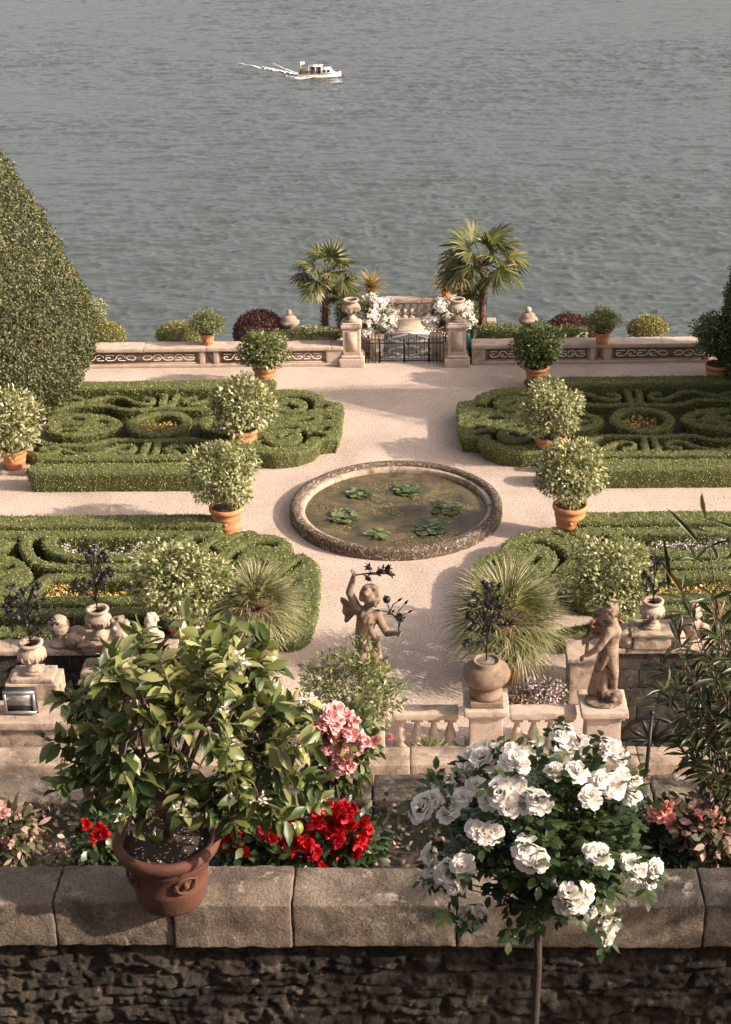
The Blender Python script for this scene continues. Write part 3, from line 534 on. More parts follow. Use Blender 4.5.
# ================================================================== POTS AND SHRUBS
def pot_mb(r, h, c):
    mb = MB(); mb.lathe([(r*.66, 0), (r*.7, .03*h), (r*.78, .3*h), (r*.82, .33*h), (r*.8, .36*h), (r*.88, .62*h), (r*.92, .65*h), (r*.9, .68*h), (r*.93, .82*h), (r*1.0, .84*h), (r*1.04, .9*h), (r*1.03, .98*h), (r*.98, h), (r*.88, h*.99), (r*.86, h*.9)], c, 36); mb.F = [mb.F[0], mb.F[1]]; return mb
def potted(px, py, zb, r, h, dz, R, n, mat, label, stem=.03, leaf=(.12, .055), slab=True, cat='potted shrub', name='potted_shrub', potmat='terracotta', Y=None, lumps=14, group='potted shrubs of the garden', dx=0, flowers=None):
    if name == 'potted_shrub' and r > .29: dz += .16; h += .06; r *= 1.05
    b = G(px, py, zb) if Y is None else np.array([*Vp(px, py, Y)[:2], zb])
    t = thing(name, b, label, cat, group); z0 = zb
    if slab: mb = MB(); stone(mb, b[0]-r*.95, b[0]+r*.95, b[1]-r*.95, b[1]+r*.95, zb, zb+.09, .01, .004); mb.build('base_slab', M['marble2'], t, True); z0 = zb+.09
    po = pot_mb(r, h, (b[0], b[1], z0)).build('pot', M[potmat], t, True)
    mb = MB(); mb.ball((b[0]+.0, b[1]-r*.88, z0+h*.52), (r*.12, .02, r*.12), 10, 7); mb.build('medallion', M[potmat], po, True)
    mb = MB(); mb.lathe([(r*.9, z0+h*.9), (r*.5, z0+h*.93), (.01, z0+h*.94)], (b[0], b[1], 0), 24); mb.F = mb.F[:1]; mb.build('soil', M['soil'], t)
    c = np.array([b[0]+dx, b[1], z0+h+dz]); mb = MB()
    mb.tube([(b[0], b[1], z0+h*.9), (b[0]+dx*.4, b[1]+.03, z0+h+dz*.4), c], [stem, stem*.8, stem*.5])
    for k in range(9):
        d = rdir(1)[0]; d[2] = abs(d[2])*.6+.05; q0 = np.array([b[0], b[1], z0+h+dz*rng.uniform(.05, .3)]); mb.tube([q0, (q0+c)/2+d*np.array(R)*.35, c+d*np.array(R)*.7], [stem*.55, stem*.4, .006], 6)
    mb.build('stem', M['bark'], t, True)
    lv = rng.uniform(.82, 1.2); f = foliage(c, np.array(R)*np.array([1.0, 1.0, .93])*rng.uniform(.93, 1.05, 3), int(n*1.35/lv**1.5), leaf[0]*lv, leaf[1]*lv, lumps=rng.randint(9, 19), lump=rng.uniform(.36, .5)).build('foliage', M[mat], t)
    return t
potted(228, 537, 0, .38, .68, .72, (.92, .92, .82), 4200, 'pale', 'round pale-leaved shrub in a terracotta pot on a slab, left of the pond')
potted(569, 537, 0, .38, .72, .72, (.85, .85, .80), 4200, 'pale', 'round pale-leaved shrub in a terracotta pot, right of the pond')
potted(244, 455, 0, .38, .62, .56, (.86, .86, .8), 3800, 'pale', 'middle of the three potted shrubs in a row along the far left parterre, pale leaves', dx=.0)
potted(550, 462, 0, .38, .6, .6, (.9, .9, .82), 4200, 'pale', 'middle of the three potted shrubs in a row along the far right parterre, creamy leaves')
potted(266, 390, 0, .34, .6, .34, (.74, .74, .56), 3200, 'mid', 'flattish green shrub in an orange pot at the far end of the far left parterre')
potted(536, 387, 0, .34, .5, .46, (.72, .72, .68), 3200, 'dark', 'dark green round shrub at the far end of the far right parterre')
potted(16, 470, 0, .34, .5, .6, (.85, .85, .82), 3600, 'pale', 'pale shrub in a tilted-looking orange pot at the left edge under the big clipped tree')
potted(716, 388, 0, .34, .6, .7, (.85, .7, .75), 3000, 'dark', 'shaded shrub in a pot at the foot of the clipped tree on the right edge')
potted(188, 655, 0, .33, .6, .85, (1.0, .9, .85), 4200, 'pale', 'wide pale shrub in an orange pot behind the lemon tree', Y=28.7)
potted(606, 655, 0, .33, .5, .95, (1.02, .9, .9), 4600, 'pale', 'wide pale shrub behind the statue carrying drapery', Y=28.9, slab=False)
WT = .64      # parapet height
potted(208, 344, WT, .22, .34, .34, (.56, .5, .42), 1700, 'mid', 'potted shrub standing on the parapet left of the gate', slab=False, leaf=(.09, .035))
potted(602, 343, WT, .25, .36, .36, (.56, .5, .42), 1700, 'mid', 'potted shrub standing on the parapet right of the gate', slab=False, leaf=(.09, .035))
potted(372, 301, .79, .17, .26, .18, (.05, .05, .05), 10, 'yucca', 'potted yucca with yellow leaves, left of the lake balustrade', slab=False, Y=49.9, name='potted_yucca', cat='potted yucca', group='potted yuccas')
potted(446, 301, .79, .17, .26, .18, (.05, .05, .05), 10, 'yucca', 'potted yucca with yellow leaves, right of the lake balustrade', slab=False, Y=49.9, name='potted_yucca', cat='potted yucca', group='potted yuccas')
for o in [q for q in bpy.data.objects if q.name.startswith('potted_yucca')]:
    if True:
        for ch in list(o.children):
            if ch.name.startswith('foliage') or ch.name.startswith('stem'): bpy.data.objects.remove(ch)
        L = o['_w']; n = 150; P = np.tile(np.array([L[0], L[1], L[2]+.3]), (n, 1))+rng.normal(size=(n, 3))*.03; D = rdir(n); D[:, 2] = np.abs(D[:, 2])*1.1-.1
        mb = MB(); scatter(mb, P, D, np.tile([0, 0, 1.], (n, 1))+rng.normal(size=(n, 3))*.1, rng.uniform(.5, .78, n), rng.uniform(.04, .065, n), BLADE); mb.build('foliage', M['yucca'], o)

# clipped trees
def clipped_tree(px, Y, prof, label, n, mat='cone', leaf=.095):
    c = Vp(px, 380, Y); c[2] = 0; t = thing('clipped_tree', c, label, 'tree', 'big clipped trees at the edges')
    mb = MB(); mb.tube([c, c+np.array([.05, 0, prof[0][1]+.8])], [.22, .16]); mb.build('trunk', M['bark'], t, True)
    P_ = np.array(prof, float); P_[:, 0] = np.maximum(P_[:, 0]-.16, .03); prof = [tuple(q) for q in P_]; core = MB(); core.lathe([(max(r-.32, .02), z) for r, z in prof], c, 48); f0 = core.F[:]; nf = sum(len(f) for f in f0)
    sg = np.linalg.norm(np.diff(P_, axis=0), axis=1); ar = sg*(P_[1:, 0]+P_[:-1, 0]); k = rng.choice(len(sg), n, p=ar/ar.sum()); u = rng.rand(n)
    r = P_[k, 0]*(1-u)+P_[k+1, 0]*u; z = P_[k, 1]*(1-u)+P_[k+1, 1]*u; a = rng.uniform(0, 2*PI, n); dr = P_[k+1]-P_[k]; nr = np.stack([dr[:, 1], -dr[:, 0]], 1); nr /= np.linalg.norm(nr, axis=1)[:, None]+1e-9
    N = np.stack([nr[:, 0]*np.cos(a), nr[:, 0]*np.sin(a), nr[:, 1]], 1); Q = c+np.stack([r*np.cos(a), r*np.sin(a), z], 1)
    Q = Q+N*(.16*noise(Q, .9, 2)+.12*noise(Q, 2.6, 3)+.06*noise(Q, 6, 5)+rng.uniform(-.17, .03, n))[:, None]
    scatter(core, Q, unit(N*.5+rng.normal(size=(n, 3))*.7), unit(N+rng.normal(size=(n, 3))*.45), leaf*rng.uniform(.7, 1.3, n), leaf*.5*rng.uniform(.7, 1.3, n))
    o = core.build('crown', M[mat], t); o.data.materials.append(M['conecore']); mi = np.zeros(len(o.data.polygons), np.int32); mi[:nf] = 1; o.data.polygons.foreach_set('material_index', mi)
    return t
Y = 42.2; c0 = Vp(-18, 380, Y)[0]
prof = []
for (px, py) in ((-10, 412), (40, 410), (78, 392), (96, 365), (99, 345), (93, 318), (84, 292), (70, 262), (54, 232), (36, 205), (18, 178), (2, 152), (-9, 130), (-17, 112)):
    p = Vp(px, py, Y); prof.append((max(p[0]-c0, .05), p[2]))
clipped_tree(-18, Y, prof, 'huge teardrop-shaped clipped evergreen at the left edge beside the far left parterre', 88000)
Y = 43.6; c0 = Vp(772, 380, Y)[0]; prof = []
for (px, py) in ((772, 402), (735, 398), (716, 385), (711, 360), (712, 335), (716, 312), (723, 290), (731, 272), (742, 240), (756, 205), (768, 175), (771, 165)):
    p = Vp(px, py, Y); prof.append((max(c0-p[0], .05), p[2]))
clipped_tree(772, Y, prof, 'dark clipped evergreen in shade at the right edge beside the far right parterre', 34000)

# ================================================================== LAKESIDE PARAPET
def scroll_ribbon(mb, x0, x1, zc, hh, y, w=.022):
    "light pebble scroll drawn as a raised ribbon on the panel"
    def rib(pts):
        P = smooth_path(pts, 5)
        for a, b_ in zip(P[:-1], P[1:]):
            d = b_-a; L = np.hypot(*d)+1e-9; n = np.array([-d[1], d[0]])/L*w/2; q = [a-n, b_-n, b_+n, a+n]
            V = [(x, y, z) for x, z in q]+[(x, y-.008, z) for x, z in q]; mb.add(V, [(4, 5, 6, 7), (0, 1, 5, 4), (1, 2, 6, 5), (2, 3, 7, 6), (3, 0, 4, 7)])
    cx = (x0+x1)/2; W = (x1-x0)/2
    k = max(1, int(round(W/.8)))
    for s_ in (-1, 1):
        rib([(cx+s_*W*.06, zc), (cx+s_*W*.12, zc+hh*.5), (cx+s_*W*.22, zc+hh*.3), (cx+s_*W*.2, zc-hh*.3), (cx+s_*W*.1, zc-hh*.5), (cx+s_*W*.06, zc)])
        for j in range(k):
            a = .25+.75*j/k; b_ = .25+.75*(j+1)/k-.03; g = b_-a
            X = lambda u: cx+s_*W*(a+g*u)
            rib([(X(0), zc+hh*.1), (X(.1), zc+hh*.6), (X(.35), zc+hh*.62), (X(.45), zc), (X(.6), zc-hh*.55), (X(.9), zc-hh*.55), (X(1), zc-hh*.1), (X(.85), zc+hh*.1), (X(.75), zc-hh*.1)])
            rib([(X(.0), zc-hh*.6), (X(.3), zc-hh*.55), (X(.35), zc-hh*.2), (X(.2), zc-hh*.05)]); rib([(X(.55), zc+hh*.6), (X(.8), zc+hh*.62), (X(1.0), zc+hh*.55)])
def parapet(x0, x1, piers, label):
    t = thing('mosaic_parapet', ((x0+x1)/2, 46.0, 0), label, 'parapet', 'stone parapets on either side of the lake gate')
    Y0, Y1 = 45.75, 46.28; mb = MB(); mb.box(x0, x1, Y0+.06, Y1-.05, 0, .52); mb.build('wall_body', M['marble'], t)
    mb = MB(); x = x0-.02
    while x < x1-.01: 
        e = min(x+1.9, x1+.02); stone(mb, x+.003, e, Y0-.06, Y1+.03, .52, .64, .02, .006, seed=int(x*10)); x = e
    mb.build('coping', M['marble'], t, True)
    mb = MB(); stone(mb, x0, x1, Y0-.02, Y0+.1, 0, .11, .02, .004); mb.build('plinth', M['marble'], t, True)
    for a, b_ in piers:
        mb = MB(); stone(mb, a, b_, Y0-.015, Y0+.12, .11, .52, .012, .003); mb.build('pier', M['marble'], t, True)
    ed = [x0]+[v for p in piers for v in p]+[x1]; ed = [(ed[i], ed[i+1]) for i in range(0, len(ed), 2) if ed[i+1]-ed[i] > .12]
    for a, b_ in ed:
        k = max(1, int(round((b_-a)/3.3)))
        for j in range(k):
            p0 = a+(b_-a)*j/k+.07; p1 = a+(b_-a)*(j+1)/k-.07
            mb = MB(); scroll_ribbon(mb, p0+.04, p1-.04, .315, .14, Y0+.034); nf_ = sum(len(f) for f in mb.F); mb.box(p0, p1, Y0+.035, Y0+.06, .15, .48); po = mb.build('mosaic_panel', M['brown_mosaic'], t); po.data.materials.append(M['white_mosaic']); mi = np.zeros(len(po.data.polygons), np.int32); mi[:nf_] = 1; po.data.polygons.foreach_set('material_index', mi)
            mb = MB(); 
            for q in ((p0-.03, p1+.03, .48, .50), (p0-.03, p1+.03, .125, .15)): mb.box(q[0], q[1], Y0+.025, Y0+.062, q[2], q[3])
            mb.build('panel_frame', M['marble'], po)
X = lambda px, py=350: Vp(px, py, 45.75)[0]
parapet(-13.5, X(342), [(X(199), X(204)), (X(213), X(218)), (X(326), X(342))], 'parapet with brown mosaic scroll panels left of the lake gate')
parapet(X(472), 13.5, [(X(472), X(485)), (X(590), X(595)), (X(604), X(611))], 'parapet with brown mosaic scroll panels right of the lake gate')

# gate pillars, urns, gate
def urn(c, s, name, label, cat='urn', mat='marble2', group='stone urns', parts=True, parent=None):
    t = thing(name, c, label, cat, group); c = np.array(c)
    mb = MB(); mb.box(c[0]-.2*s, c[0]+.2*s, c[1]-.2*s, c[1]+.2*s, c[2], c[2]+.08*s); mb.lathe([(.17*s, .08*s), (.17*s, .12*s), (.1*s, .18*s), (.09*s, .24*s), (.14*s, .27*s)], c, 24); mb.build('foot', M[mat], t, True)
    mb = MB(); mb.lathe([(.12*s, .26*s), (.2*s, .3*s), (.27*s, .38*s), (.3*s, .46*s), (.29*s, .53*s), (.24*s, .58*s), (.2*s, .6*s), (.19*s, .64*s), (.24*s, .68*s), (.27*s, .71*s), (.27*s, .74*s), (.2*s, .75*s), (.17*s, .7*s)], c, 32); mb.F = mb.F[:2]
    for k in range(12):
        a = 2*PI*k/12; mb.tube([c+s*np.array([.21*math.cos(a), .21*math.sin(a), .31]), c+s*np.array([.295*math.cos(a), .295*math.sin(a), .40]), c+s*np.array([.305*math.cos(a), .305*math.sin(a), .48])], [.02*s, .03*s, .012*s], 6)
    mb.build('bowl', M[mat], t, True); return t
def pillar(px, label):
    b = G(px, 367, 0); t = thing('gate_pillar', b, label, 'pillar', 'stone pillars of the lake gate'); x, y = b[0], b[1]+.3
    mb = MB(); stone(mb, x-.38, x+.38, y-.36, y+.36, 0, .26, .02, .005); stone(mb, x-.33, x+.33, y-.31, y+.31, .26, .36, .04, .004); mb.build('plinth', M['marble'], t, True)
    mb = MB(); stone(mb, x-.27, x+.27, y-.25, y+.25, .36, 1.2, .012, .004); mb.build('shaft', M['marble'], t, True)
    mb = MB(); mb.box(x-.17, x+.17, y-.262, y-.25, .48, 1.1); mb.build('recessed_panel', M['marble'], t)
    mb = MB(); stone(mb, x-.32, x+.32, y-.3, y+.3, 1.2, 1.31, .03, .004); stone(mb, x-.28, x+.28, y-.26, y+.26, 1.31, 1.36, .02, .004); mb.build('capital', M['marble'], t, True)
    return x, y
for px, sd_ in ((352, 'left'), (457, 'right')):
    x, y = pillar(px, '%s stone gate pillar with plinth and recessed panel' % sd_)
    urn((x, y, 1.36), .92, 'urn', 'stone urn on top of the %s gate pillar' % sd_, group='urns on the gate pillars')
GL, GR = G(352, 367)[0]+.4, G(457, 367)[0]-.4; gy = G(352, 367)[1]+.3
def ring_pts(c, r, y, n=14, a0=0, a1=2*PI): return [(c[0]+r*math.cos(a), y, c[1]+r*math.sin(a)) for a in np.linspace(a0, a1, n)]
def gate_leaf(xa, xb, s_, label):
    t = thing('iron_gate', (xa, gy, 0), label, 'gate', 'two leaves of the iron gate'); mb = MB()
    for x in (xa, xb): mb.tube([(x, gy, .03), (x, gy, .78)], .025, 6)
    for z in (.08, .64): mb.tube([(xa, gy, z), (xb, gy, z)], .018, 6)
    mb.build('frame', M['iron'], t)
    mb = MB(); n = 6
    for k in range(1, n): x = xa+(xb-xa)*k/n; mb.tube([(x, gy, .08), (x, gy, .64)], .006, 5)
    mb.build('bars', M['iron'], t)
    mb = MB(); m_ = (xa+xb)/2; W = xb-xa
    for k in (-1, 1):
        mb.tube(ring_pts((m_+k*W*.22, .35), W*.2, gy-.015), .012, 5); mb.tube(ring_pts((m_+k*W*.22, .35), W*.11, gy-.015, 12, 0, 4.5), .01, 5); mb.tube(ring_pts((m_+k*W*.22, .72), W*.13, gy, 12, -.6, 3.6), .012, 5)
    mb.tube([(m_, gy, .64), (m_, gy, .86)], .012, 5); mb.ball((m_, gy, .88), .03, 8, 6); mb.build('scrollwork', M['iron'], t)
md = (GL+GR)/2
gate_leaf(GL+.45, md-.01, 1, 'left leaf of the wrought iron gate with scrollwork'); gate_leaf(md+.01, GR-.45, -1, 'right leaf of the wrought iron gate with scrollwork')
for xa, xb, sd_ in ((GL, GL+.42, 'left'), (GR-.42, GR, 'right')):
    t = thing('iron_side_rail', (xa, gy, 0), 'short iron railing between the gate and the %s pillar' % sd_, 'railing', 'railings beside the gate'); mb = MB()
    for k in range(5): x = xa+(xb-xa)*k/4; mb.tube([(x, gy, 0), (x, gy, .84)], .012, 5); mb.lathe([(.02, 0), (.012, .03), (.002, .09)], (x, gy, .83), 6)
    for z in (.08, .64): mb.tube([(xa, gy, z), (xb, gy, z)], .015, 6)
    mb.build('bars', M['iron'], t)
for px, sd_ in ((376, 'left'), (436, 'right')):
    b = G(px, 358, 0); t = thing('low_stone_pier', b, 'low stone pier with inset panel just behind the %s side of the iron gate' % sd_, 'pier', 'low piers behind the gate'); mb = MB(); stone(mb, b[0]-.16, b[0]+.16, b[1]-.14, b[1]+.3, 0, .66, .015, .004); mb.build('shaft', M['marble'], t, True)
    mb = MB(); stone(mb, b[0]-.19, b[0]+.19, b[1]-.17, b[1]+.33, .66, .73, .015, .004); mb.build('cap', M['marble'], t, True); mb = MB(); mb.box(b[0]-.09, b[0]+.09, b[1]-.152, b[1]-.14, .12, .56); mb.build('inset_panel', M['grey_mosaic'], t)
# balusters
def baluster_mb(c, h, r=.11):
    mb = MB(); c = np.array(c); mb.box(c[0]-r, c[0]+r, c[1]-r, c[1]+r, c[2], c[2]+h*.1); mb.box(c[0]-r, c[0]+r, c[1]-r, c[1]+r, c[2]+h*.9, c[2]+h)
    mb.lathe([(r*.8, h*.1), (r*.8, h*.15), (r*.5, h*.2), (r*.75, h*.26), (r*1.0, h*.38), (r*.9, h*.5), (r*.55, h*.66), (r*.42, h*.78), (r*.55, h*.82), (r*.75, h*.86), (r*.75, h*.9)], c, 16); return mb
def balustrade(x0, x1, y, z0, h, n, label, ends=(), group=None, mat='marble'):
    t = thing('stone_balustrade', ((x0+x1)/2, y, z0), label, 'balustrade', group)
    mb = MB(); x = x0
    while x < x1-.01: e = min(x+1.35, x1); stone(mb, x+.002, e-.002, y-.17, y+.17, z0+h-.15, z0+h, .03, .007, seed=int(x*7)); x = e
    mb.build('rail', M[mat], t, True)
    mb = MB(); stone(mb, x0, x1, y-.15, y+.15, z0, z0+.14, .02, .006); mb.build('plinth', M[mat], t, True)
    for k in range(n):
        x = x0+(x1-x0)*(k+.5)/n; baluster_mb((x, y, z0+.14), h-.29).build('baluster', M[mat], t, True)
    for x in ends: mb = MB(); stone(mb, x-.15, x+.15, y-.16, y+.16, z0+.14, z0+h-.15, .015, .004); mb.build('pier', M[mat], t, True)
    return t
bx0, bx1 = Vp(384, 310, 49.9)[0]-.15, Vp(433, 310, 49.9)[0]+.1
balustrade(bx0, bx1, 49.9, 0, .8, 8, 'short stone balustrade overlooking the lake beyond the iron gate', mat='marble')
for s_, x in (('left', bx0-.35), ('right', bx1+.35)):
    mb = MB(); stone(mb, x-.33, x+.33, 49.6, 50.2, 0, .79, .02, .005); tag(mb.build('corner_pier', M['marble'], None, True, (x, 49.9, 0)), 'square stone pier under the yucca at the %s end of the lake balustrade' % s_, 'pier', 'piers of the lake balustrade')
mb = MB(); mb.add([(x, y, z) for x in (bx0, bx1) for y, z in ((48.82, .0), (48.82, .03), (49.7, .11), (49.7, 0))], [(0, 1, 2, 3), (4, 7, 6, 5), (1, 5, 6, 2), (0, 4, 5, 1), (3, 2, 6, 7)]); tag(mb.build('stone_ramp', M['marble'], None, False, ((bx0+bx1)/2, 49.2, 0)), 'sloping stone slab at the foot of the lake balustrade', 'ramp')
# behind the parapet
def bush(px, py, Y, R, n, mat, label, name='bush', cat='bush', leaf=(.07, .04), z=None, group=None, lumps=22, flowers=None, nf=0, fs=.06):
    c = Vp(px, py, Y); t = thing(name, (c[0], c[1], max(c[2]-R[2], 0)), label, cat, group); mb = foliage(c, R, n, leaf[0], leaf[1], lumps=lumps, lump=.34 if lumps < 40 else .26)
    if lumps >= 40: P = rdir(n); k = P[:, 2] > -.4; P = P[k]; m_ = len(P); scatter(mb, c+P*np.array(R)*rng.uniform(.86, 1.0, (m_, 1)), unit(P*.5+rng.normal(size=(m_, 3))*.6), unit(P+rng.normal(size=(m_, 3))*.5), leaf[0], leaf[1])
    f = mb.build('foliage', M[mat], t)
    mb = MB(); b = np.array([c[0], c[1], max(c[2]-R[2]*1.3, -.13)])
    for k in range(4): d = rdir(1)[0]; mb.tube([b+rng.normal(size=3)*np.array([.05, .05, 0]), (b+c)/2+d*.1, c+d*np.array(R)*.5], [.025, .02, .008], 6)
    mb.build('stem', M['bark'], t)
    if nf:
        P, O = crown_pts(c, np.array(R)*1.05, nf, fill=0, lump=.3); mb = MB(); P = P[O[:, 2] > -.5]; O = O[O[:, 2] > -.5]
        for p, o_ in zip(P, O):
            k = 7; scatter(mb, np.tile(p, (k, 1))+rng.normal(size=(k, 3))*fs*.25, unit(rdir(k)+o_*.4), unit(o_+rdir(k)*.5), fs, fs*.8)
        mb.build('blossoms', M[flowers], t)
    return t
bush(260, 333, 47.2, (.84, .7, .74), 6500, 'red_leaf', 'dark purple domed bush behind the left parapet', leaf=(.06, .035), group='purple bushes behind the parapet', lumps=40)
bush(570, 334, 47.2, (.86, .7, .62), 6500, 'red_leaf', 'dark purple domed bush behind the right parapet', leaf=(.06, .035), group='purple bushes behind the parapet', lumps=40)
bush(178, 335, 47.0, (.68, .4, .42), 3200, 'yellow_leaf', 'low yellow green bush behind the left parapet', leaf=(.06, .035), group='yellow green bushes behind the parapet', lumps=40)
bush(106, 335, 47.0, (.62, .4, .42), 3200, 'yellow_leaf', 'low yellow green bush beside the big clipped tree behind the parapet', leaf=(.06, .035), group='yellow green bushes behind the parapet', lumps=40)
bush(648, 329, 47.0, (.62, .4, .42), 3200, 'yellow_leaf', 'low yellow green bush behind the right parapet', leaf=(.06, .035), group='yellow green bushes behind the parapet', lumps=40)
bush(96, 310, 47.2, (.36, .36, .4), 900, 'pale', 'small pale shrub peeping out behind the big clipped tree', leaf=(.09, .035))
bush(374, 319, 46.9, (.7, .5, .72), 3400, 'dark', 'white flowering bush beside the left gate pillar', name='flowering_bush', flowers='white_petal', nf=520, fs=.10, group='white flowering bushes at the gate')
bush(449, 318, 46.9, (.78, .42, .62), 3400, 'dark', 'white flowering bush beside the right gate pillar', name='flowering_bush', flowers='white_petal', nf=520, fs=.10, group='white flowering bushes at the gate')
for x0, x1, sd_, mt in ((X(268, 340), X(343, 340), 'left', 'pale'), (X(478, 336), X(590, 336), 'right', 'mid')):
    n = 5200; P = np.stack([rng.uniform(x0, x1, n), rng.uniform(46.35, 46.95, n), rng.uniform(.66, .86, n)], 1); P[:, 2] += .05*noise(P, 2.5); mb = MB(); mb.box(x0, x1, 46.4, 46.9, -.12, .76)
    nb = 6; scatter(mb, P, unit(rng.normal(size=(n, 3))+[0, 0, .4]), unit(rng.normal(size=(n, 3))*.5+[0, 0, 1]), .07, .04)
    o = mb.build('low_hedge', M['mid'] if sd_ == 'right' else M['pale']); tag(o, 'low clipped hedge directly behind the %s parapet next to the gate' % sd_, 'hedge', 'low hedges behind the parapet')
def finial(px, py, Y, label):
    c = Vp(px, py, Y); c[2] = -.13; t = thing('stone_finial', c, label, 'finial', 'stone finials behind the parapet')
    mb = MB(); stone(mb, c[0]-.22, c[0]+.22, c[1]-.22, c[1]+.22, -.13, .6, .015, .004); mb.build('pedestal', M['marble'], t, True)
    mb = MB(); mb.lathe([(.2, .6), (.2, .65), (.12, .75), (.16, .83), (.26, .9), (.31, .98), (.3, 1.02), (.2, 1.07), (.22, 1.13), (.14, 1.2), (.06, 1.23)], (c[0], c[1], 0), 24); mb.build('covered_urn', M['marble2'], t, True)
    mb = MB(); mb.ball((c[0], c[1], 1.3), .1); mb.build('ball', M['marble'], t, True)
finial(290, 330, 47.0, 'stone covered urn beside the purple bush left of the gate'); finial(528, 327, 47.0, 'stone covered urn beside the purple bush right of the gate')
mb = MB(); c = Vp(491, 327, 47.2); stone(mb, c[0]-.15, c[0]+.15, 47.05, 47.35, -.13, .95, .015, .004); tag(mb.build('stone_post', M['marble'], None, True, (c[0], 47.2, .25)), 'small pale stone post at the foot of the right palm', 'post')
mb = MB(); c = Vp(468, 356, 46.6); mb.tube([(c[0], 46.6, 0), (c[0]+.02, 46.6, .4), (c[0], 46.6, .7)], [.1, .1, .06], 12); M['teal'] = plain('teal_cover', (.05, .32, .28), .6); tag(mb.build('furled_cover', M['teal'], None, True, (c[0], 46.6, 0)), 'teal wrapped cover standing behind the right gate pillar', 'cover')
# palms
def fan(mb, c, d, up, L, n, w, spread=1.9, droop=.35):
    d = unit(np.array(d)); up = unit(np.array(up)-d*(np.array(up)@d)); side = np.cross(up, d); a = np.linspace(-spread, spread, n)+rng.normal(size=n)*.04
    D = np.cos(a)[:, None]*d+np.sin(a)[:, None]*side+up*.12*np.cos(a)[:, None]; D = D+np.array([0, 0, -droop])*rng.uniform(.3, 1.0, (n, 1)); 
    scatter(mb, np.tile(c, (n, 1)), D, np.tile(up, (n, 1)), L*(.72+.28*np.cos(a*.8))*rng.uniform(.9, 1.08, n), w, BLADE)
def palm(px, py0, py1, Y, label, R, nf, lean=0, seed=0):
    b = Vp(px, py0, Y); b[2] = -.13; top = Vp(px+lean, py1, Y); t = thing('palm_tree', b, label, 'palm tree', 'palms behind the parapet'); mb = MB()
    n = 26; P = [b+(top-b)*k/n for k in range(n+1)]; mb.tube(P, [.10*(1+.10*(k % 2))*(1.15-.25*k/n) for k in range(n+1)], 10)
    k = 300; u = rng.rand(k); a = rng.uniform(0, 2*PI, k); O = np.stack([np.cos(a), np.sin(a), np.zeros(k)], 1); scatter(mb, b+(top-b)*u[:, None]+O*.12, unit(O*.5+np.array([0, 0, 1])), O, .12, .05)
    mb.build('trunk', M['palmbark'], t); cr = MB()
    for k in range(nf):
        el = 1.3-1.6*((k+.5)/nf)**.8; a = k*2.4+rng.uniform(-.3, .3); d = np.array([math.cos(a)*math.cos(el), math.sin(a)*math.cos(el), math.sin(el)]); c = top+d*R*.56+np.array([0, 0, -.05*R])
        cr.tube([top, top+d*R*.25+np.array([0, 0, .03]), c], [.018, .014, .01], 5); up = np.array([0, 0, 1.])-d*d[2]
        if np.linalg.norm(up) < .2: up = np.array([1, 0, 0.])
        fan(cr, c, unit(d+np.array([0, 0, -.45])), unit(up+rng.normal(size=3)*.35), R*rng.uniform(.42, .55), 22, R*.06, 2.0, .28)
    cr.build('crown', M['palm'], t)
palm(325, 345, 275, 47.6, 'shorter fan palm behind the parapet, left of the gate', 1.25, 22)
palm(481, 345, 264, 47.6, 'taller fan palm behind the parapet, right of the gate', 1.6, 28, lean=2)
palm(345, 345, 292, 48.0, 'small dark-stemmed palm between the left palm and the gate pillar', .75, 14)
palm(466, 345, 290, 48.0, 'small palm tucked between the right palm and the gate pillar', .75, 14)
def cypress(px, Y, z0, h, r, label):
    b = Vp(px, 330, Y); b[2] = -.13; t = thing('cypress', b, label, 'shrub', 'narrow dark shrubs by the gate'); foliage((b[0], b[1], .25+h/2), (r, r, h/2), 1600, .07, .035, lumps=20, lump=.3).build('foliage', M['dark'], t); mb = MB(); mb.tube([b, b+np.array([0, 0, h*.7])], [.05, .02]); mb.build('stem', M['bark'], t)
cypress(342, 47.3, 0, 1.9, .2, 'narrow dark shrub behind the left gate pillar'); cypress(472, 47.3, 0, 1.9, .2, 'narrow dark shrub behind the right gate pillar')

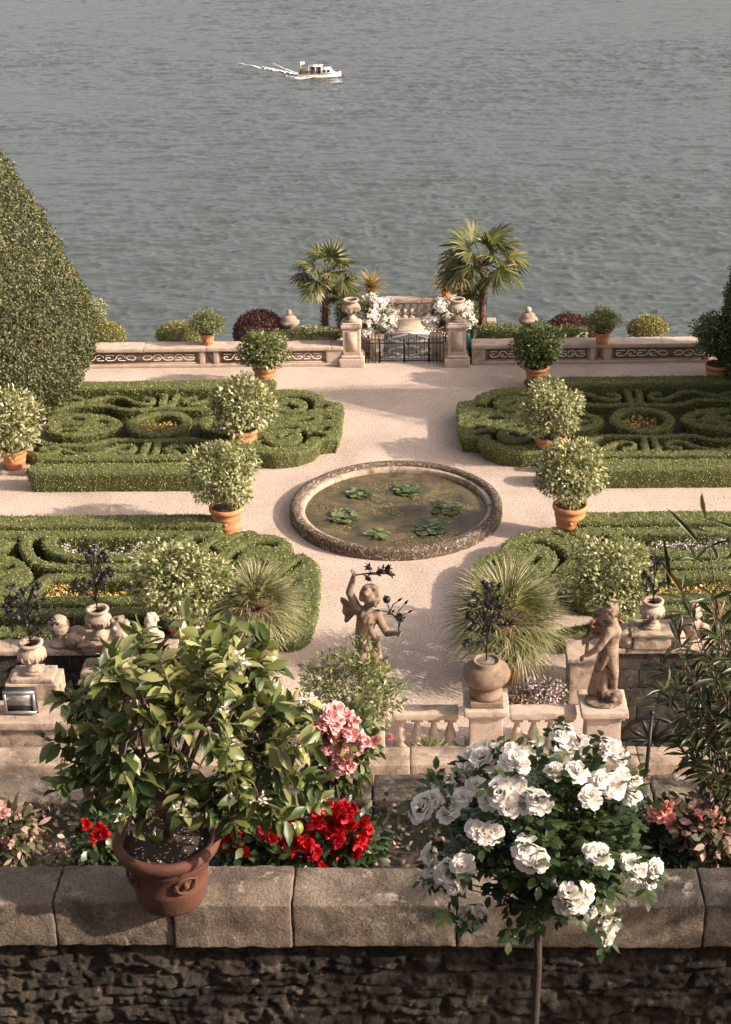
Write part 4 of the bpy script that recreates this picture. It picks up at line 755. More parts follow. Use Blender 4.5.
# ================================================================== BOAT
def boat():
    c = G(320, 77, LAKE); L = 42/pxm(c[1], LAKE)*1.0; t = thing('motor_boat', c, 'small white cabin boat crossing the lake', 'boat'); h = L/2
    def P(u, v, z): return np.array([c[0]+u, c[1]+v, LAKE+z])
    mb = MB(); st = np.linspace(-1, 1, 15); V = []; k = 7
    for u in st:
        wdt = .19*L*(1-max(0, u)**2.6)*(1-.12*max(0, -u)); dk = .42+.16*max(0, u)**2
        for j in range(k):
            a = j/(k-1)*PI; V.append(P(u*h*(1+.04*math.sin(a*1)), -wdt*math.cos(a)*(1 if j in (0, k-1) else .95), dk-(dk+.15)*math.sin(a)**.7))
    F = [(i*k+j, (i+1)*k+j, (i+1)*k+j+1, i*k+j+1) for i in range(14) for j in range(k-1)]; mb.add(V, F); mb.add([V[j] for j in range(k)], [tuple(range(k))]); hull = mb.build('hull', M['white_paint'], t, True)
    mb = MB()
    for sg in (0, k-1): mb.tube([V[i*k+sg]+np.array([0, 0, .02]) for i in range(15)], .05, 6)
    mb.build('gunwale', M['wood'], hull)
    mb = MB(); mb.add([V[i*k+s_]-np.array([0, 0, .03]) for i in range(15) for s_ in (0, k-1)], [(2*i, 2*i+1, 2*i+3, 2*i+2) for i in range(14)]); mb.build('deck', M['wood'], t)
    mb = MB(); w_ = .13*L
    V2 = [P(.05*h, -w_, .4), P(.78*h, -w_*.55, .45), P(.78*h, w_*.55, .45), P(.05*h, w_, .4), P(.1*h, -w_*.9, .95), P(.5*h, -w_*.65, .95), P(.5*h, w_*.65, .95), P(.1*h, w_*.9, .95)]
    mb.add(V2, [(0, 1, 5, 4), (1, 2, 6, 5), (2, 3, 7, 6), (3, 0, 4, 7), (4, 5, 6, 7)]); cb = mb.build('cabin', M['white_paint'], t)
    for a, b_ in ((.16, .3), (.36, .5)):
        mb = MB(); q = lambda u, z: P(u*h, -w_*(1-.42*(u-.05)*.9)-.0+(z-.4)*.13-.012, z); mb.add([q(a, .55), q(b_, .55), q(b_-.02, .82), q(a, .82)], [(0, 1, 2, 3)]); mb.build('window', M['glass'], cb)
    mb = MB(); q = [P(.76*h, -w_*.45, .55), P(.76*h, w_*.45, .55), P(.57*h, w_*.5, .86), P(.57*h, -w_*.5, .86)]; mb.add([p+np.array([.03, 0, .02]) for p in q], [(0, 1, 2, 3)]); mb.build('windscreen', M['glass'], cb)
    mb = MB(); x0 = P(-.55*h, -w_, 1.2); mb.box(c[0]-.55*h, c[0]+.15*h, c[1]-w_, c[1]+w_, LAKE+1.16, LAKE+1.2); cn = mb.build('canopy', M['white_paint'], t)
    mb = MB()
    for u in (-.52, -.2, .08):
        for v in (-.95, .95): mb.tube([P(u*h, v*w_, .42), P(u*h, v*w_, 1.17)], .02, 5)
    mb.build('canopy_post', M['white_paint'], cn)
    mb = MB(); mb.box(c[0]-.95*h, c[0]-.7*h, c[1]-.2, c[1]+.2, LAKE+.4, LAKE+.85); mb.build('engine_cover', M['yellow_leaf'], t)
    mb = MB(); mb.tube([P(-.9*h, 0, .4), P(-.9*h, 0, 1.6)], .02, 5); mb.add([P(-.9*h, 0, 1.3), P(-.9*h, 0, 1.58), P(-.72*h, .1, 1.55), P(-.72*h, .1, 1.3)], [(0, 1, 2, 3)]); mb.build('flag', M['white_paint'], t)
    mb = MB(); mb.tube([P(.2*h, 0, .95), P(.2*h, 0, 1.6)], .015, 5); mb.build('mast', M['iron'], t)
    for k_, (u, v) in enumerate(((-.35, -.2), (-.05, .15))):
        p = P(u*h, v, .42); mb = MB(); mb.cap(p+[0, 0, .35], p+[0, 0, .6], .13, .15); mb.cap(p+[0, 0, .05], p+[0, 0, .35], .12, .12); mb.cap(p+[0, 0, .6], p+[0, 0, .7], .06, .05); mb.ball(p+[0, 0, .78], .09, 10, 7); mb.cap(p+[.12, -.1, .55], p+[.25, -.12, .35], .045, .035); mb.cap(p+[.12, .1, .55], p+[.25, .12, .35], .045, .035)
        o = mb.build('person', M['cloth'], None, True, p); tag(o, ['person in dark clothes sitting in the stern under the boat canopy', 'person in dark clothes sitting near the boat cabin'][k_], 'person', 'people on the boat'); md_ = o.modifiers.new('r', 'REMESH'); md_.mode = 'VOXEL'; md_.voxel_size = .025
    # wake: foam ribbons lying on the waves
    mb = MB()
    def ribbon(p0, p1, w0, w1, gap, n=260):
        u = np.linspace(0, 1, n); c_ = p0+(p1-p0)*u[:, None]; c_[:, 1] += .06*noise(c_*[.4, 0, 0], 1, 4)
        for sg in np.linspace(-1, 1, 5):
            q = c_.copy(); q[:, 1] += sg*(w0+(w1-w0)*u)*(.8+.2*noise(c_*[.8, 0, 0]+[0, sg*3, 0], 1, 5)); hw = .5*(w0+(w1-w0)*u)*np.clip(.75+.45*noise(c_*[2.2, 0, 0]+[0, sg*5, 0], 1, 6)-gap*u, 0, 1)
            A_ = q+np.stack([u*0, -hw, u*0], 1); B_ = q+np.stack([u*0, hw, u*0], 1)
            for T_ in (A_, B_): T_[:, 2] = LAKE+wave(T_*[1, 1, 0])+.05
            k = np.nonzero((hw[:-1] > .02) & (hw[1:] > .02))[0]
            if len(k): mb.add(np.concatenate([A_, B_]), np.stack([k, k+1, k+1+n, k+n], 1))
    ribbon(P(-.85*h, .1, 0), G(262, 67, LAKE), .4, .2, .45); ribbon(P(-.9*h, .3, 0), G(238, 64, LAKE), .16, .2, .62); ribbon(P(-.9*h, .7, 0), G(272, 64, LAKE), .16, .3, .75); ribbon(P(h*.9, -.6, 0), P(-h*1.2, -1.3, 0), .2, .3, .3); ribbon(P(h*1.22, -.2, 0), P(.7*h, -.5, 0), .15, .3, 0); ribbon(P(-h, -.6, 0), G(286, 77, LAKE), .3, .25, .5)
    tag(mb.build('boat_wake', M['foam']), 'white foam wake trailing from the boat', 'wake', kind='stuff')
boat()

# ================================================================== NEAR BALUSTRADE, STATUES
BY = 24.95
def pedestal(px, pytop, label, w_=.5, ztop=None, Y=BY):
    p = Vp(px, pytop, Y); z = p[2] if ztop is None else ztop; x = p[0]; t = thing('stone_pedestal', (x, Y, 0), label, 'pedestal', 'pedestals of the near balustrade')
    mb = MB(); stone(mb, x-w_*.8, x+w_*.8, Y-w_*.8, Y+w_*.8, 0, .2, .02, .005); mb.build('plinth', M['marble'], t, True)
    mb = MB(); stone(mb, x-w_*.62, x+w_*.62, Y-w_*.6, Y+w_*.6, .2, z-.2, .01, .004); mb.build('shaft', M['marble'], t, True)
    mb = MB(); stone(mb, x-w_*.72, x+w_*.72, Y-w_*.7, Y+w_*.7, z-.2, z-.13, .015, .004); stone(mb, x-w_*.85, x+w_*.85, Y-w_*.83, Y+w_*.83, z-.13, z, .02, .007); mb.build('cap', M['marble'], t, True)
    return np.array([x, Y, z])
pd1 = pedestal(486, 700, 'stone pedestal under the round urn with iron flowers', .48); pd2 = pedestal(603, 701, 'stone pedestal under the standing statue', .5); pd3 = pedestal(370, 700, 'stone pedestal under the winged child statue', .42, ztop=pd2[2])
gb = 'runs of the near balustrade'
balustrade(pd3[0]+.4, pd1[0]-.5, BY, .06, .98, 4, 'stone balustrade between the winged statue and the round urn', group=gb)
balustrade(pd1[0]+.42, pd2[0]-.48, BY, .06, .98, 4, 'stone balustrade between the round urn and the standing statue', group=gb)
balustrade(-4.6, pd3[0]-.4, BY, .06, .98, 10, 'stone balustrade behind the lemon tree, left of the winged statue', group=gb)
mb = MB(); stone(mb, -12, -4.75, BY-.3, BY+.35, 0.002, .82, .03, .012); stone(mb, -12, -4.75, BY-.38, BY+.42, .82, 1.0, .03, .012, seed=3); tag(mb.build('solid_parapet', M['marble2'], None, True, (-7, BY, 0)), 'solid worn stone parapet under the floodlight at the left edge', 'parapet')
# round urn
t = thing('round_urn', pd1, 'bulbous stone urn with a ring neck on the pedestal in front of the fan palm', 'urn', 'stone urns'); c = pd1
mb = MB(); stone(mb, c[0]-.3, c[0]+.3, c[1]-.3, c[1]+.3, c[2], c[2]+.12, .01, .004); mb.lathe([(.29, .12), (.3, .2), (.24, .27), (.23, .32), (.3, .36)], c, 32); mb.build('foot', M['urnstone'], t, True)
mb = MB(); mb.lathe([(.22, .34), (.34, .4), (.42, .5), (.435, .58), (.4, .68), (.3, .76), (.25, .79), (.255, .84), (.235, .86), (.2, .85), (.19, .8)], c, 40); mb.F = mb.F[:2]; mb.build('bowl', M['urnstone'], t, True)
mb = MB(); mb.lathe([(.2, .81), (.1, .83), (.01, .84)], c, 20); mb.F = mb.F[:1]; mb.build('soil', M['granite'], t)
def iron_plant(c, H, R, n, label, seed, top_ball=True):
    r = np.random.RandomState(seed); c = np.array(c); mb = MB(); lf = mb; bl = mb
    mb.tube([c, c+[0, 0, H]], [.014, .01], 6)
    if top_ball: bl.ball(c+np.array([0, 0, H]), .075, 10, 7)
    for k in range(n):
        a = r.uniform(0, 2*PI); z = H*(.15+.75*k/n); e = c+np.array([R*math.cos(a)*(1-.5*k/n), R*math.sin(a)*(1-.5*k/n), z+H*.16]); m_ = c+np.array([R*.4*math.cos(a), R*.4*math.sin(a), z+.12*H]); mb.tube([c+[0, 0, z*.8], m_, e], .009, 5)
        if r.rand() < .55: bl.ball(e, (.05, .05, .04), 9, 6)
        q = 7; O = unit(r.normal(size=(q, 3))); scatter(lf, np.tile(e, (q, 1)), O, np.tile([0, 0, 1.], (q, 1))+.3*O, .10, .06); q = 3; O = unit(r.normal(size=(q, 3))); scatter(lf, np.tile(m_, (q, 1)), O, np.tile([0, 0, 1.], (q, 1)), .11, .05)
    tag(mb.build('iron_flower_spray', M['iron'], None, False, c), label, 'iron ornament', 'wrought iron flower sprays')
iron_plant(pd1+[0, 0, .8], 1.55, .42, 26, 'black iron flowers rising from the round urn before the fan palm', 3)
# statues
def figure(name, caps, balls, c, label, cat='statue', mat='statue', vox=.016, group='weathered stone figures'):
    mb = MB(); c = np.array(c)
    for a, b_, ra, rb in caps: mb.cap(c+a, c+b_, ra, rb)
    for p, r in balls: mb.ball(c+np.array(p), r)
    o = mb.build(name, M[mat], None, True, c); tag(o, label, cat, group)
    r = o.modifiers.new('merge', 'REMESH'); r.mode = 'VOXEL'; r.voxel_size = vox; r.use_smooth_shade = True
    s_ = o.modifiers.new('soften', 'SMOOTH'); s_.factor = .5; s_.iterations = 3
    return o
def hand(p, d, s=1.0, curl=.4, palm=None):
    "palm and five bent fingers leaving a wrist p in direction d"
    p = np.array(p, float); d = unit(np.array(d, float)); n = unit(np.cross(d, (0, 1, .2))); w_ = np.cross(n, d); out = [(p, p+d*.05*s, .032*s, .036*s)]
    for k, L in enumerate((.05, .06, .056, .044)):
        b = p+d*.07*s+w_*(k-1.5)*.026*s; m_ = b+d*L*.5*s+n*.3*L*curl*s; out += [(b-d*.03*s, m_, .013*s, .012*s), (m_, m_+d*L*.45*s+n*L*curl*.9*s, .012*s, .010*s)]
    b = p+d*.02*s-w_*.035*s; out += [(b, b+d*.035*s-w_*.03*s, .014*s, .013*s), (b+d*.035*s-w_*.03*s, b+d*.075*s-w_*.03*s+n*.01*s, .013*s, .011*s)]
    return out
def hair(cc, r, n, seed, back=(0, 1, .3)):
    q = np.random.RandomState(seed); out = []
    for k in range(n):
        d = unit(q.normal(size=3)+np.array(back)*.8); out.append((np.array(cc)+d*r*1.1, r*q.uniform(.2, .32)))
    return out
def px2(base, x, y, dy=0):   # position on the figure plane relative to its base
    p = Vp(x, y, base[1]); return np.array([p[0]-base[0], dy, p[2]-base[2]])
def putto():
    b = pd3; q = lambda x, y, dy=0: px2(b, x, y, dy)
    hd = q(371, 596, -.05); cap = []; bl = []
    bl += [(hd, (.15, .165, .18)), (hd+[.09, -.07, -.05], (.075, .07, .07)), (hd+[.05, -.15, -.03], (.03, .04, .04)), (hd+[.08, -.13, -.09], .045), (hd+[-.02, -.13, .0], (.05, .04, .05)), (hd+[.1, -.12, .0], (.04, .03, .05)), (hd+[-.13, -.02, -.03], (.03, .04, .05))]
    bl += hair(hd+[-.01, .02, .03], .155, 60, 1, (-.2, .5, .7))
    nk = q(368, 608, 0); sL = q(357.5, 609, 0); sR = q(377, 614, -.02); ch = q(367, 617, 0); wa = q(364, 633, .02); hp = q(366, 643, 0)
    cap += [(hd, nk, .09, .085), (nk, ch, .09, .17), (ch, wa, .19, .165), (wa, hp, .165, .19), (sL, ch, .1, .15), (sR, ch, .1, .15)]
    el = q(349.5, 591, -.05); hn = q(353.5, 575, -.08); cap += [(sL, el, .088, .07), (el, hn, .072, .045)]+hand(hn, (.12, -.1, .5), 1.15, 1.0)
    e2 = q(387, 630, -.12); h2 = q(397, 625, -.3); cap += [(sR, e2, .085, .068), (e2, h2, .068, .042)]+hand(h2, (.6, -.4, .25), 1.1, .6)
    kL = q(362, 664, -.12); fL = q(361, 690, .02); kR = q(379, 664, -.06); fR = q(377, 690, .02); cap += [(hp+[-.08, 0, 0], kL, .135, .095), (kL, fL, .095, .06), (hp+[.08, 0, 0], kR, .135, .095), (kR, fR, .092, .06), (fL, fL+[0, -.16, -.03], .055, .04), (fR, fR+[.06, -.16, -.03], .055, .04)]
    cap += [(sL+[.05, -.1, -.02], hp+[.2, -.12, .12], .05, .06), (hp+[.2, -.12, .12], hp+[.24, -.05, -.25], .06, .05), (hp+[-.12, .1, .05], hp+[-.1, .12, -.45], .08, .05), (wa+[.1, -.14, 0], hp+[-.12, -.12, -.1], .05, .06)]
    for k in range(9): u = k/8; cap.append((q(357, 612, .12), q(341.5+4.5*u, 603+22*u, .16+.03*math.sin(u*9)), .045, .035+.012*math.sin(u*14)))
    cap.append((q(345, 607, .2), q(347, 625, .2), .05, .025)); bl.append((q(371, 698, 0)*[1, 1, 0]+[0, 0, .04], (.3, .26, .06)))
    figure('winged_child_statue', cap, bl, b, 'stone statue of a winged curly-haired child raising one arm, seen against the gravel')
    def spray(p0, p1, n, label, seed):
        r = np.random.RandomState(seed); p0 = b+p0; p1 = b+p1; mb = MB(); lf = mb; bl = mb; mb.tube([p0, (p0+p1)/2+[0, 0, .03], p1], .012, 6)
        for k in range(n):
            m_ = p0+(p1-p0)*(.25+.75*k/n); d = unit(r.normal(size=3)+[.3, 0, .4]); e = m_+d*r.uniform(.08, .22); mb.tube([m_, e], .009, 5); O = unit(r.normal(size=(5, 3))*.6+d); scatter(lf, np.tile(e, (5, 1)), O, np.tile([0, -.4, 1.], (5, 1)), .11, .05)
            if k % 4 == 0: bl.ball(e, .045, 9, 6)
        bl.ball(p1+[0, 0, .02], .05, 9, 6); tag(mb.build('iron_flower_sprig', M['iron'], None, False, p0), label, 'iron ornament', 'iron flower sprigs in the hands of the winged child')
    spray(q(355, 572, -.12), q(389, 568, -.2), 12, 'black iron flower sprig held up in the raised hand of the winged child', 4)
    spray(q(399, 622, -.33), q(399, 608, -.33), 4, 'black iron sprig with a round bloom in the lower hand of the winged child', 5)
    t = thing('iron_bloom_stem', b+q(398, 611, -.33), 'iron stem with one large round bloom above the lower hand of the winged child', 'iron ornament', 'iron flower sprigs in the hands of the winged child'); mb = MB(); lf = MB()
    for pts in ([(398, 611), (393, 606), (388, 603), (382, 602)], [(391, 605), (389, 598), (387, 592)], [(390, 604), (393, 596), (397, 593)], [(398, 611), (398, 603), (404, 596)], [(399, 609), (403, 606), (407, 604)]):
        P = [b+q(x, y, -.33) for x, y in pts]; mb.tube(P, .010, 5); d = unit(P[-1]-P[-2]); scatter(lf, np.array([P[-1]]), np.array([d]), np.array([[0, -1., .5]]), .14, .05)
    mb.build('stem', M['iron'], t); lf.build('leaves', M['iron'], t); mb = MB(); mb.ball(b+q(387, 590.5, -.33), .07, 10, 7); mb.build('bloom', M['iron'], t, True)
putto()
def statue2():
    b = pd2; q = lambda x, y, dy=0: px2(b, x, y, dy); cap = []; bl = []; hd = q(608, 611, -.05)
    bl += [(hd, (.125, .13, .15)), (hd+[-.1, -.03, -.03], (.05, .06, .07)), (hd+[-.14, -.04, -.02], (.03, .025, .03)), (hd+[-.10, -.03, -.1], .04), (hd+[.0, -.12, -.02], (.03, .03, .045))]; bl += hair(hd+[.03, .0, .03], .12, 60, 9, (.5, 0, .5))
    nk = q(613, 621); sN = q(608, 628, -.16); sF = q(612, 628, .16); ch = q(612, 632); wa = q(611, 642); hp = q(609, 650)
    cap += [(hd+[.02, 0, -.05], nk, .075, .075), (nk, ch, .08, .16), (ch, wa, .165, .13), (wa, hp, .13, .165), (sN, ch, .085, .14), (sF, ch, .085, .14)]
    eN = q(597, 641, -.25); hN = q(585, 650, -.2); cap += [(sN, eN, .08, .062), (eN, hN, .062, .04)]+hand(hN, (-.7, -.1, -.35), 1.1, .5)
    eF = q(600, 634, .1); hF = q(588, 639, 0); cap += [(sF, eF, .075, .06), (eF, hF, .06, .04)]+hand(hF, (-.6, -.1, -.3), 1.1, .7)
    kN = q(613, 668, -.12); fN = q(614, 687, -.05); kF = q(606, 667, .05); fF = q(601, 692, .05)
    cap += [(hp+[.02, -.08, 0], kN, .13, .085), (kN, fN, .085, .05), (fN, fN+[-.14, -.06, -.05], .05, .035), (hp+[-.02, .08, 0], kF, .13, .085), (kF, fF, .085, .05), (fF, fF+[-.16, -.05, -.02], .05, .035)]
    # drapery falling from the hip and a trunk support
    for k in range(6): u = k/5; cap.append((q(604+2*u, 648+3*u, .05-.1*u), q(592+10*u, 694, .1-.15*u), .06, .075))
    cap += [(hF, q(586, 655, 0), .03, .03), (q(604, 640, -.05), q(601, 668, -.02), .06, .05), (q(606, 652, -.16), q(600, 664, -.15), .05, .05), (q(600, 668, 0), q(597, 694, .05), .09, .1)]
    # small head leaning beside the main one
    h2 = q(599, 616, .05); bl += [(h2, (.1, .1, .12)), (h2+[-.08, -.05, -.02], (.04, .04, .05)), (h2+[-.05, -.09, 0], (.025, .03, .03))]; bl += hair(h2+[.02, .03, .03], .085, 16, 3, (.2, .6, .4)); cap += [(h2, q(604, 630, .1), .07, .1), (q(601, 628, .08), q(592, 636, .1), .055, .045)]
    bl += [(q(616, 692, -.1), (.12, .11, .1)), (q(613, 694, -.18), (.07, .06, .06)), (q(604, 698, 0)*[1, 1, 0]+[0, 0, .03], (.36, .3, .05))]
    cap = [(a, b__, r0*1.1, r1*1.1) for a, b__, r0, r1 in cap]
    figure('draped_statue', cap, bl, b, 'standing stone statue with drapery and a smaller head at its shoulder, on the right pedestal')
statue2()
def bust(c, s, label, mat='statue', face=(0, -1), ball=False):
    c = np.array(c); f = np.array([face[0], face[1], 0.]); sd_ = np.array([-face[1], face[0], 0.]); cap = [((0, 0, 0), (0, 0, .12*s), .16*s, .1*s), ((0, 0, .12*s), (0, 0, .25*s), .09*s, .08*s)]; bl = []
    if ball: bl.append(((0, 0, .5*s), .24*s)); bl.append(((0, 0, .06*s), (.24*s, .2*s, .08*s)))
    else:
        h_ = np.array([0, 0, .62*s]); cap += [(sd_*.22*s+[0, 0, .3*s], -sd_*.22*s+[0, 0, .3*s], .12*s, .12*s), ((0, 0, .1*s), (0, 0, .3*s), .15*s, .2*s), ((0, 0, .3*s), (0, 0, .55*s), .09*s, .09*s)]
        bl += [(h_, (.15*s, .15*s, .19*s)), (h_+f*.15*s-[0, 0, .02*s], (.03*s, .03*s, .045*s)), (h_+f*.1*s-[0, 0, .12*s], .05*s), (h_+f*.11*s+sd_*.06*s+[0, 0, .0], .035*s), (h_+f*.11*s-sd_*.06*s, .035*s)]; bl += hair(h_-f*.03*s+[0, 0, .04*s], .15*s, 30, 5, tuple(-f*.6+[0, 0, .6]))
    cap = [(np.array(a, float), np.array(b_, float), r0, r1) for a, b_, r0, r1 in cap]
    figure('stone_ball' if ball else 'stone_bust', cap, bl, c, label, 'ornament' if ball else 'bust', mat, .018)
# stairwell walls with their ornaments
def stairwall(s_, label):
    x0, x1 = sorted((s_*PX0, s_*PX1)); t = thing('stairwell_wall', ((x0+x1)/2, PY1, 0), label, 'wall', 'walls of the two stairwells'); mb = MB(); n = 0; z = -1.9
    for k in range(7):
        h_ = .41; x = x0-(.4 if k % 2 else 0)
        while x < x1: e = min(x+.95, x1); stone(mb, max(x, x0)+.004, e-.004, PY1-.02, PY1+.3, z+.004, z+h_-.004, .012, .01, .12, seed=k*9+int(x*5)); x += .95
        z += h_
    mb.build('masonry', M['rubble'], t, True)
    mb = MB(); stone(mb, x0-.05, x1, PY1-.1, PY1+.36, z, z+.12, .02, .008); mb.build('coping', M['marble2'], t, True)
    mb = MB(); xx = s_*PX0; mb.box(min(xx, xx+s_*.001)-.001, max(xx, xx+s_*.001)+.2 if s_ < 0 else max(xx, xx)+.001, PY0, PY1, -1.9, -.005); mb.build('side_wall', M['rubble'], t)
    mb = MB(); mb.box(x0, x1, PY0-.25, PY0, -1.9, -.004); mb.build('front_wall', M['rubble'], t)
    return z+.12
TZ = stairwall(1, 'dark masonry stairwell wall under the right urn'); stairwall(-1, 'dark masonry stairwell wall under the left urns')
def volute_base(x, y, z, w_, h_, label, mat='marble2'):
    t = thing('scroll_base', (x, y, z), label, 'stone base', 'scrolled stone bases'); mb = MB(); stone(mb, x-w_*.5, x+w_*.5, y-.24, y+.24, z, z+h_, .02, .01); mb.build('block', M[mat], t, True)
    mb = MB(); stone(mb, x-w_*.58, x+w_*.58, y-.3, y+.3, z+h_, z+h_+.08, .02, .006); mb.build('top_slab', M[mat], t, True)
    for s_ in (-1, 1):
        mb = MB(); vx = x+s_*(w_*.5+.13); mb.tube([(vx, y-.2, z+.18), (vx, y+.2, z+.18)], .17, 24); mb.tube([(vx, y-.23, z+.18), (vx, y+.2, z+.18)], .08, 16); mb.tube([(x+s_*w_*.4, y, z+h_), (x+s_*(w_*.5+.1), y, z+.33), (vx+s_*.1, y, z+.3)], .05, 8); mb.build('volute', M[mat], t, True)
    return np.array([x, y, z+h_+.08])
c = Vp(650, 648, 27.2); top = volute_base(c[0], 27.2, TZ, .72, .3, 'scrolled stone base under the right urn on the dark stairwell wall'); urn(top, .78, 'urn', 'ribbed stone urn on the scrolled base, right of the statue', group='urns on scrolled bases')
iron_plant(top+[0, 0, .5], .95, .3, 14, 'small black iron spray in the urn right of the statue', 12, False)
c = Vp(691, 650, 27.3); bust((c[0], 27.3, TZ+.02), 1.0, 'pale stone bust half hidden by the oleander at the right edge', 'marble2', (-.4, -.9))
# pier beside the stairwell
c = Vp(585, 640, 27.4); mb = MB(); stone(mb, c[0]-.36, c[0]+.26, 26.7, 27.35, 0.002, .98, .03, .012); pr = c[0]; stone(mb, pr-.42, pr+.32, 26.62, 27.42, .98, 1.1, .03, .008, seed=4); tag(mb.build('stone_pier', M['marble2'], None, True, (c[0], 27.3, 0)), 'plain square stone pier behind the standing statue', 'pier')
# left ornaments
c = Vp(33, 672, 25.6); z0 = c[2]
def plinth(px, py, Y, w_, label, mat='marble2', zb=0.003):
    c = Vp(px, py, Y); mb = MB(); stone(mb, c[0]-w_, c[0]+w_, Y-.3, Y+.3, zb, c[2]-.1, .02, .008); stone(mb, c[0]-w_*.8, c[0]+w_*.8, Y-.26, Y+.26, c[2]-.1, c[2], .02, .008, seed=2); o = mb.build('stone_plinth', M[mat], None, True, (c[0], Y, zb)); tag(o, label, 'plinth', 'plinths of the left ornaments'); return c
p = plinth(34, 672, 25.7, .5, 'chunky stone plinth under the leftmost urn'); urn(p, .88, 'urn', 'leftmost stone urn, next to the floodlight', group='urns on scrolled bases'); iron_plant(p+[0, 0, .55], 1.3, .5, 30, 'dark iron spray in the leftmost urn', 21, False)
c = Vp(101, 645, 27.2); top = volute_base(c[0], 27.2, TZ, .7, .12, 'scrolled stone base under the second urn from the left'); urn(top, .85, 'urn', 'stone urn second from the left, in front of the yellow flower bed', group='urns on scrolled bases'); iron_plant(top+[0, 0, .55], 1.35, .42, 26, 'dark iron spray in the second urn from the left', 22)
c = Vp(61, 645, 27.2); bust((c[0], 27.2, TZ), .92, 'stone ball on a short neck between the two left urns', 'marble2', ball=True)
c = Vp(122, 652, 26.6); bust((c[0], 26.6, TZ-.1), 1.25, 'curly-haired stone bust beside the second urn from the left', 'marble2', (.5, -.8))
c = Vp(152, 640, 27.2); bust((c[0], 27.2, TZ), .85, 'small pale stone bust behind the top of the lemon tree', 'marble', (-.3, -.9))
c = Vp(112, 655, 26.6); mb = MB(); stone(mb, c[0]-.6, c[0]+.75, 26.3, 26.9, -1.85, TZ-.1, .03, .015); tag(mb.build('stone_block', M['marble2'], None, True, (c[0], 26.6, -1.85)), 'rough stone block carrying the curly-haired bust', 'block')
# floodlight
p = Vp(20, 702, BY-.1); p[2] = 1.0; t = thing('floodlight', p, 'square floodlight with grey frame on the parapet at the left edge', 'floodlight'); mb = MB(); mb.box(p[0]-.27, p[0]+.27, p[1]-.02, p[1]+.16, 1.06, 1.5); hs_ = mb.build('housing', M['lamp_body'], t)
mb = MB()
for q in ((-.29, .29, 1.46, 1.52), (-.29, .29, 1.04, 1.1), (-.29, -.24, 1.1, 1.46), (.24, .29, 1.1, 1.46)): mb.box(p[0]+q[0], p[0]+q[1], p[1]-.05, p[1]-.021, q[2], q[3])
mb.build('frame', M['lamp_frame'], t); mb = MB(); mb.box(p[0]-.235, p[0]+.235, p[1]-.035, p[1]-.022, 1.22, 1.455); mb.build('glass', M['lamp_frame'], t); mb = MB(); mb.tube([(p[0]-.3, p[1]+.05, 1.25), (p[0]-.3, p[1]+.05, 1.01), (p[0]+.3, p[1]+.05, 1.01), (p[0]+.3, p[1]+.05, 1.25)], .018, 6); mb.build('bracket', M['lamp_body'], t)
# wheel grille and iron post
c = Vp(650, 740, 25.4); t = thing('round_iron_grille', c, 'round iron spoked grille low in the stairwell behind the statue pedestal', 'iron grille'); mb = MB(); mb.tube([(c[0]+.56*math.cos(a), 25.4, c[2]+.5*math.sin(a)) for a in np.linspace(0, 2*PI, 30)], .035, 6); mb.build('rim', M['iron'], t)
mb = MB()
for k in range(10): a = k*PI/5; mb.tube([(c[0], 25.4, c[2]), (c[0]+.3*math.cos(a), 25.4, c[2]+.27*math.sin(a)), (c[0]+.54*math.cos(a), 25.4, c[2]+.48*math.sin(a))], [.02, .05, .02], 6)
mb.build('spokes', M['iron'], t)
a_ = Vp(646, 775, 15.0); b_ = Vp(652, 713, 15.3); mb = MB(); mb.tube([a_, b_], .022, 8); mb.ball(b_, .035, 8, 6); tag(mb.build('iron_stake', M['iron'], None, True, a_), 'thin dark iron stake standing before the stairwell on the right', 'stake')
# fan palms near the balustrade
def fan_palm(px, py, Y, R, label):
    c = Vp(px, py, Y); b = np.array([c[0], c[1], 0]); t = thing('fan_palm', b, label, 'palm', 'low fan palms near the balustrade'); pot_mb(.36, .55, b).build('pot', M['terracotta'], t, True); mb = MB(); mb.tube([b+[0, 0, .45], c], [.16, .2], 12); mb.build('trunk', M['palmbark'], t); cr = MB(); st = MB(); nf = 46
    for k in range(nf):
        el = 1.45-1.95*((k+.5)/nf)**.9; a = k*2.4+rng.uniform(-.25, .25); d = np.array([math.cos(a)*math.cos(el), math.sin(a)*math.cos(el), math.sin(el)]); e = c+d*R*.42; st.tube([c, e], [.016, .008], 5); up = np.array([0, 0, 1.])-d*d[2]
        if np.linalg.norm(up) < .2: up = np.array([1, 0, 0.])
        fan(cr, e, d, up, R*.66, 34, R*.02, 1.25, .22)
    cr.build('fronds', M['fanpalm'], t); st.build('leaf_stalks', M['palmbark'], t)
fan_palm(506, 625, 27.7, 1.35, 'spiky pale fan palm behind the round urn, right of the gravel axis'); fan_palm(256, 610, 28.8, 1.08, 'spiky pale fan palm behind the lemon tree, left of the gravel axis')
bush(350, 692, 24.0, (.98, .6, .95), 3200, 'mid', 'loose yellow green shrub in front of the winged child statue', leaf=(.13, .04), lumps=16)
bush(543, 692, 26.5, (.5, .3, .25), 1500, 'bedpurple', 'small lilac and white flower clump behind the balustrade, near the statue', name='flower_clump', cat='flowers', leaf=(.06, .04), group='flower clumps behind the balustrade')
bush(516, 699, 26.3, (.32, .25, .18), 800, 'bedmix', 'small pinkish flower clump behind the balustrade, beside the round urn', name='flower_clump', cat='flowers', leaf=(.06, .04), group='flower clumps behind the balustrade')
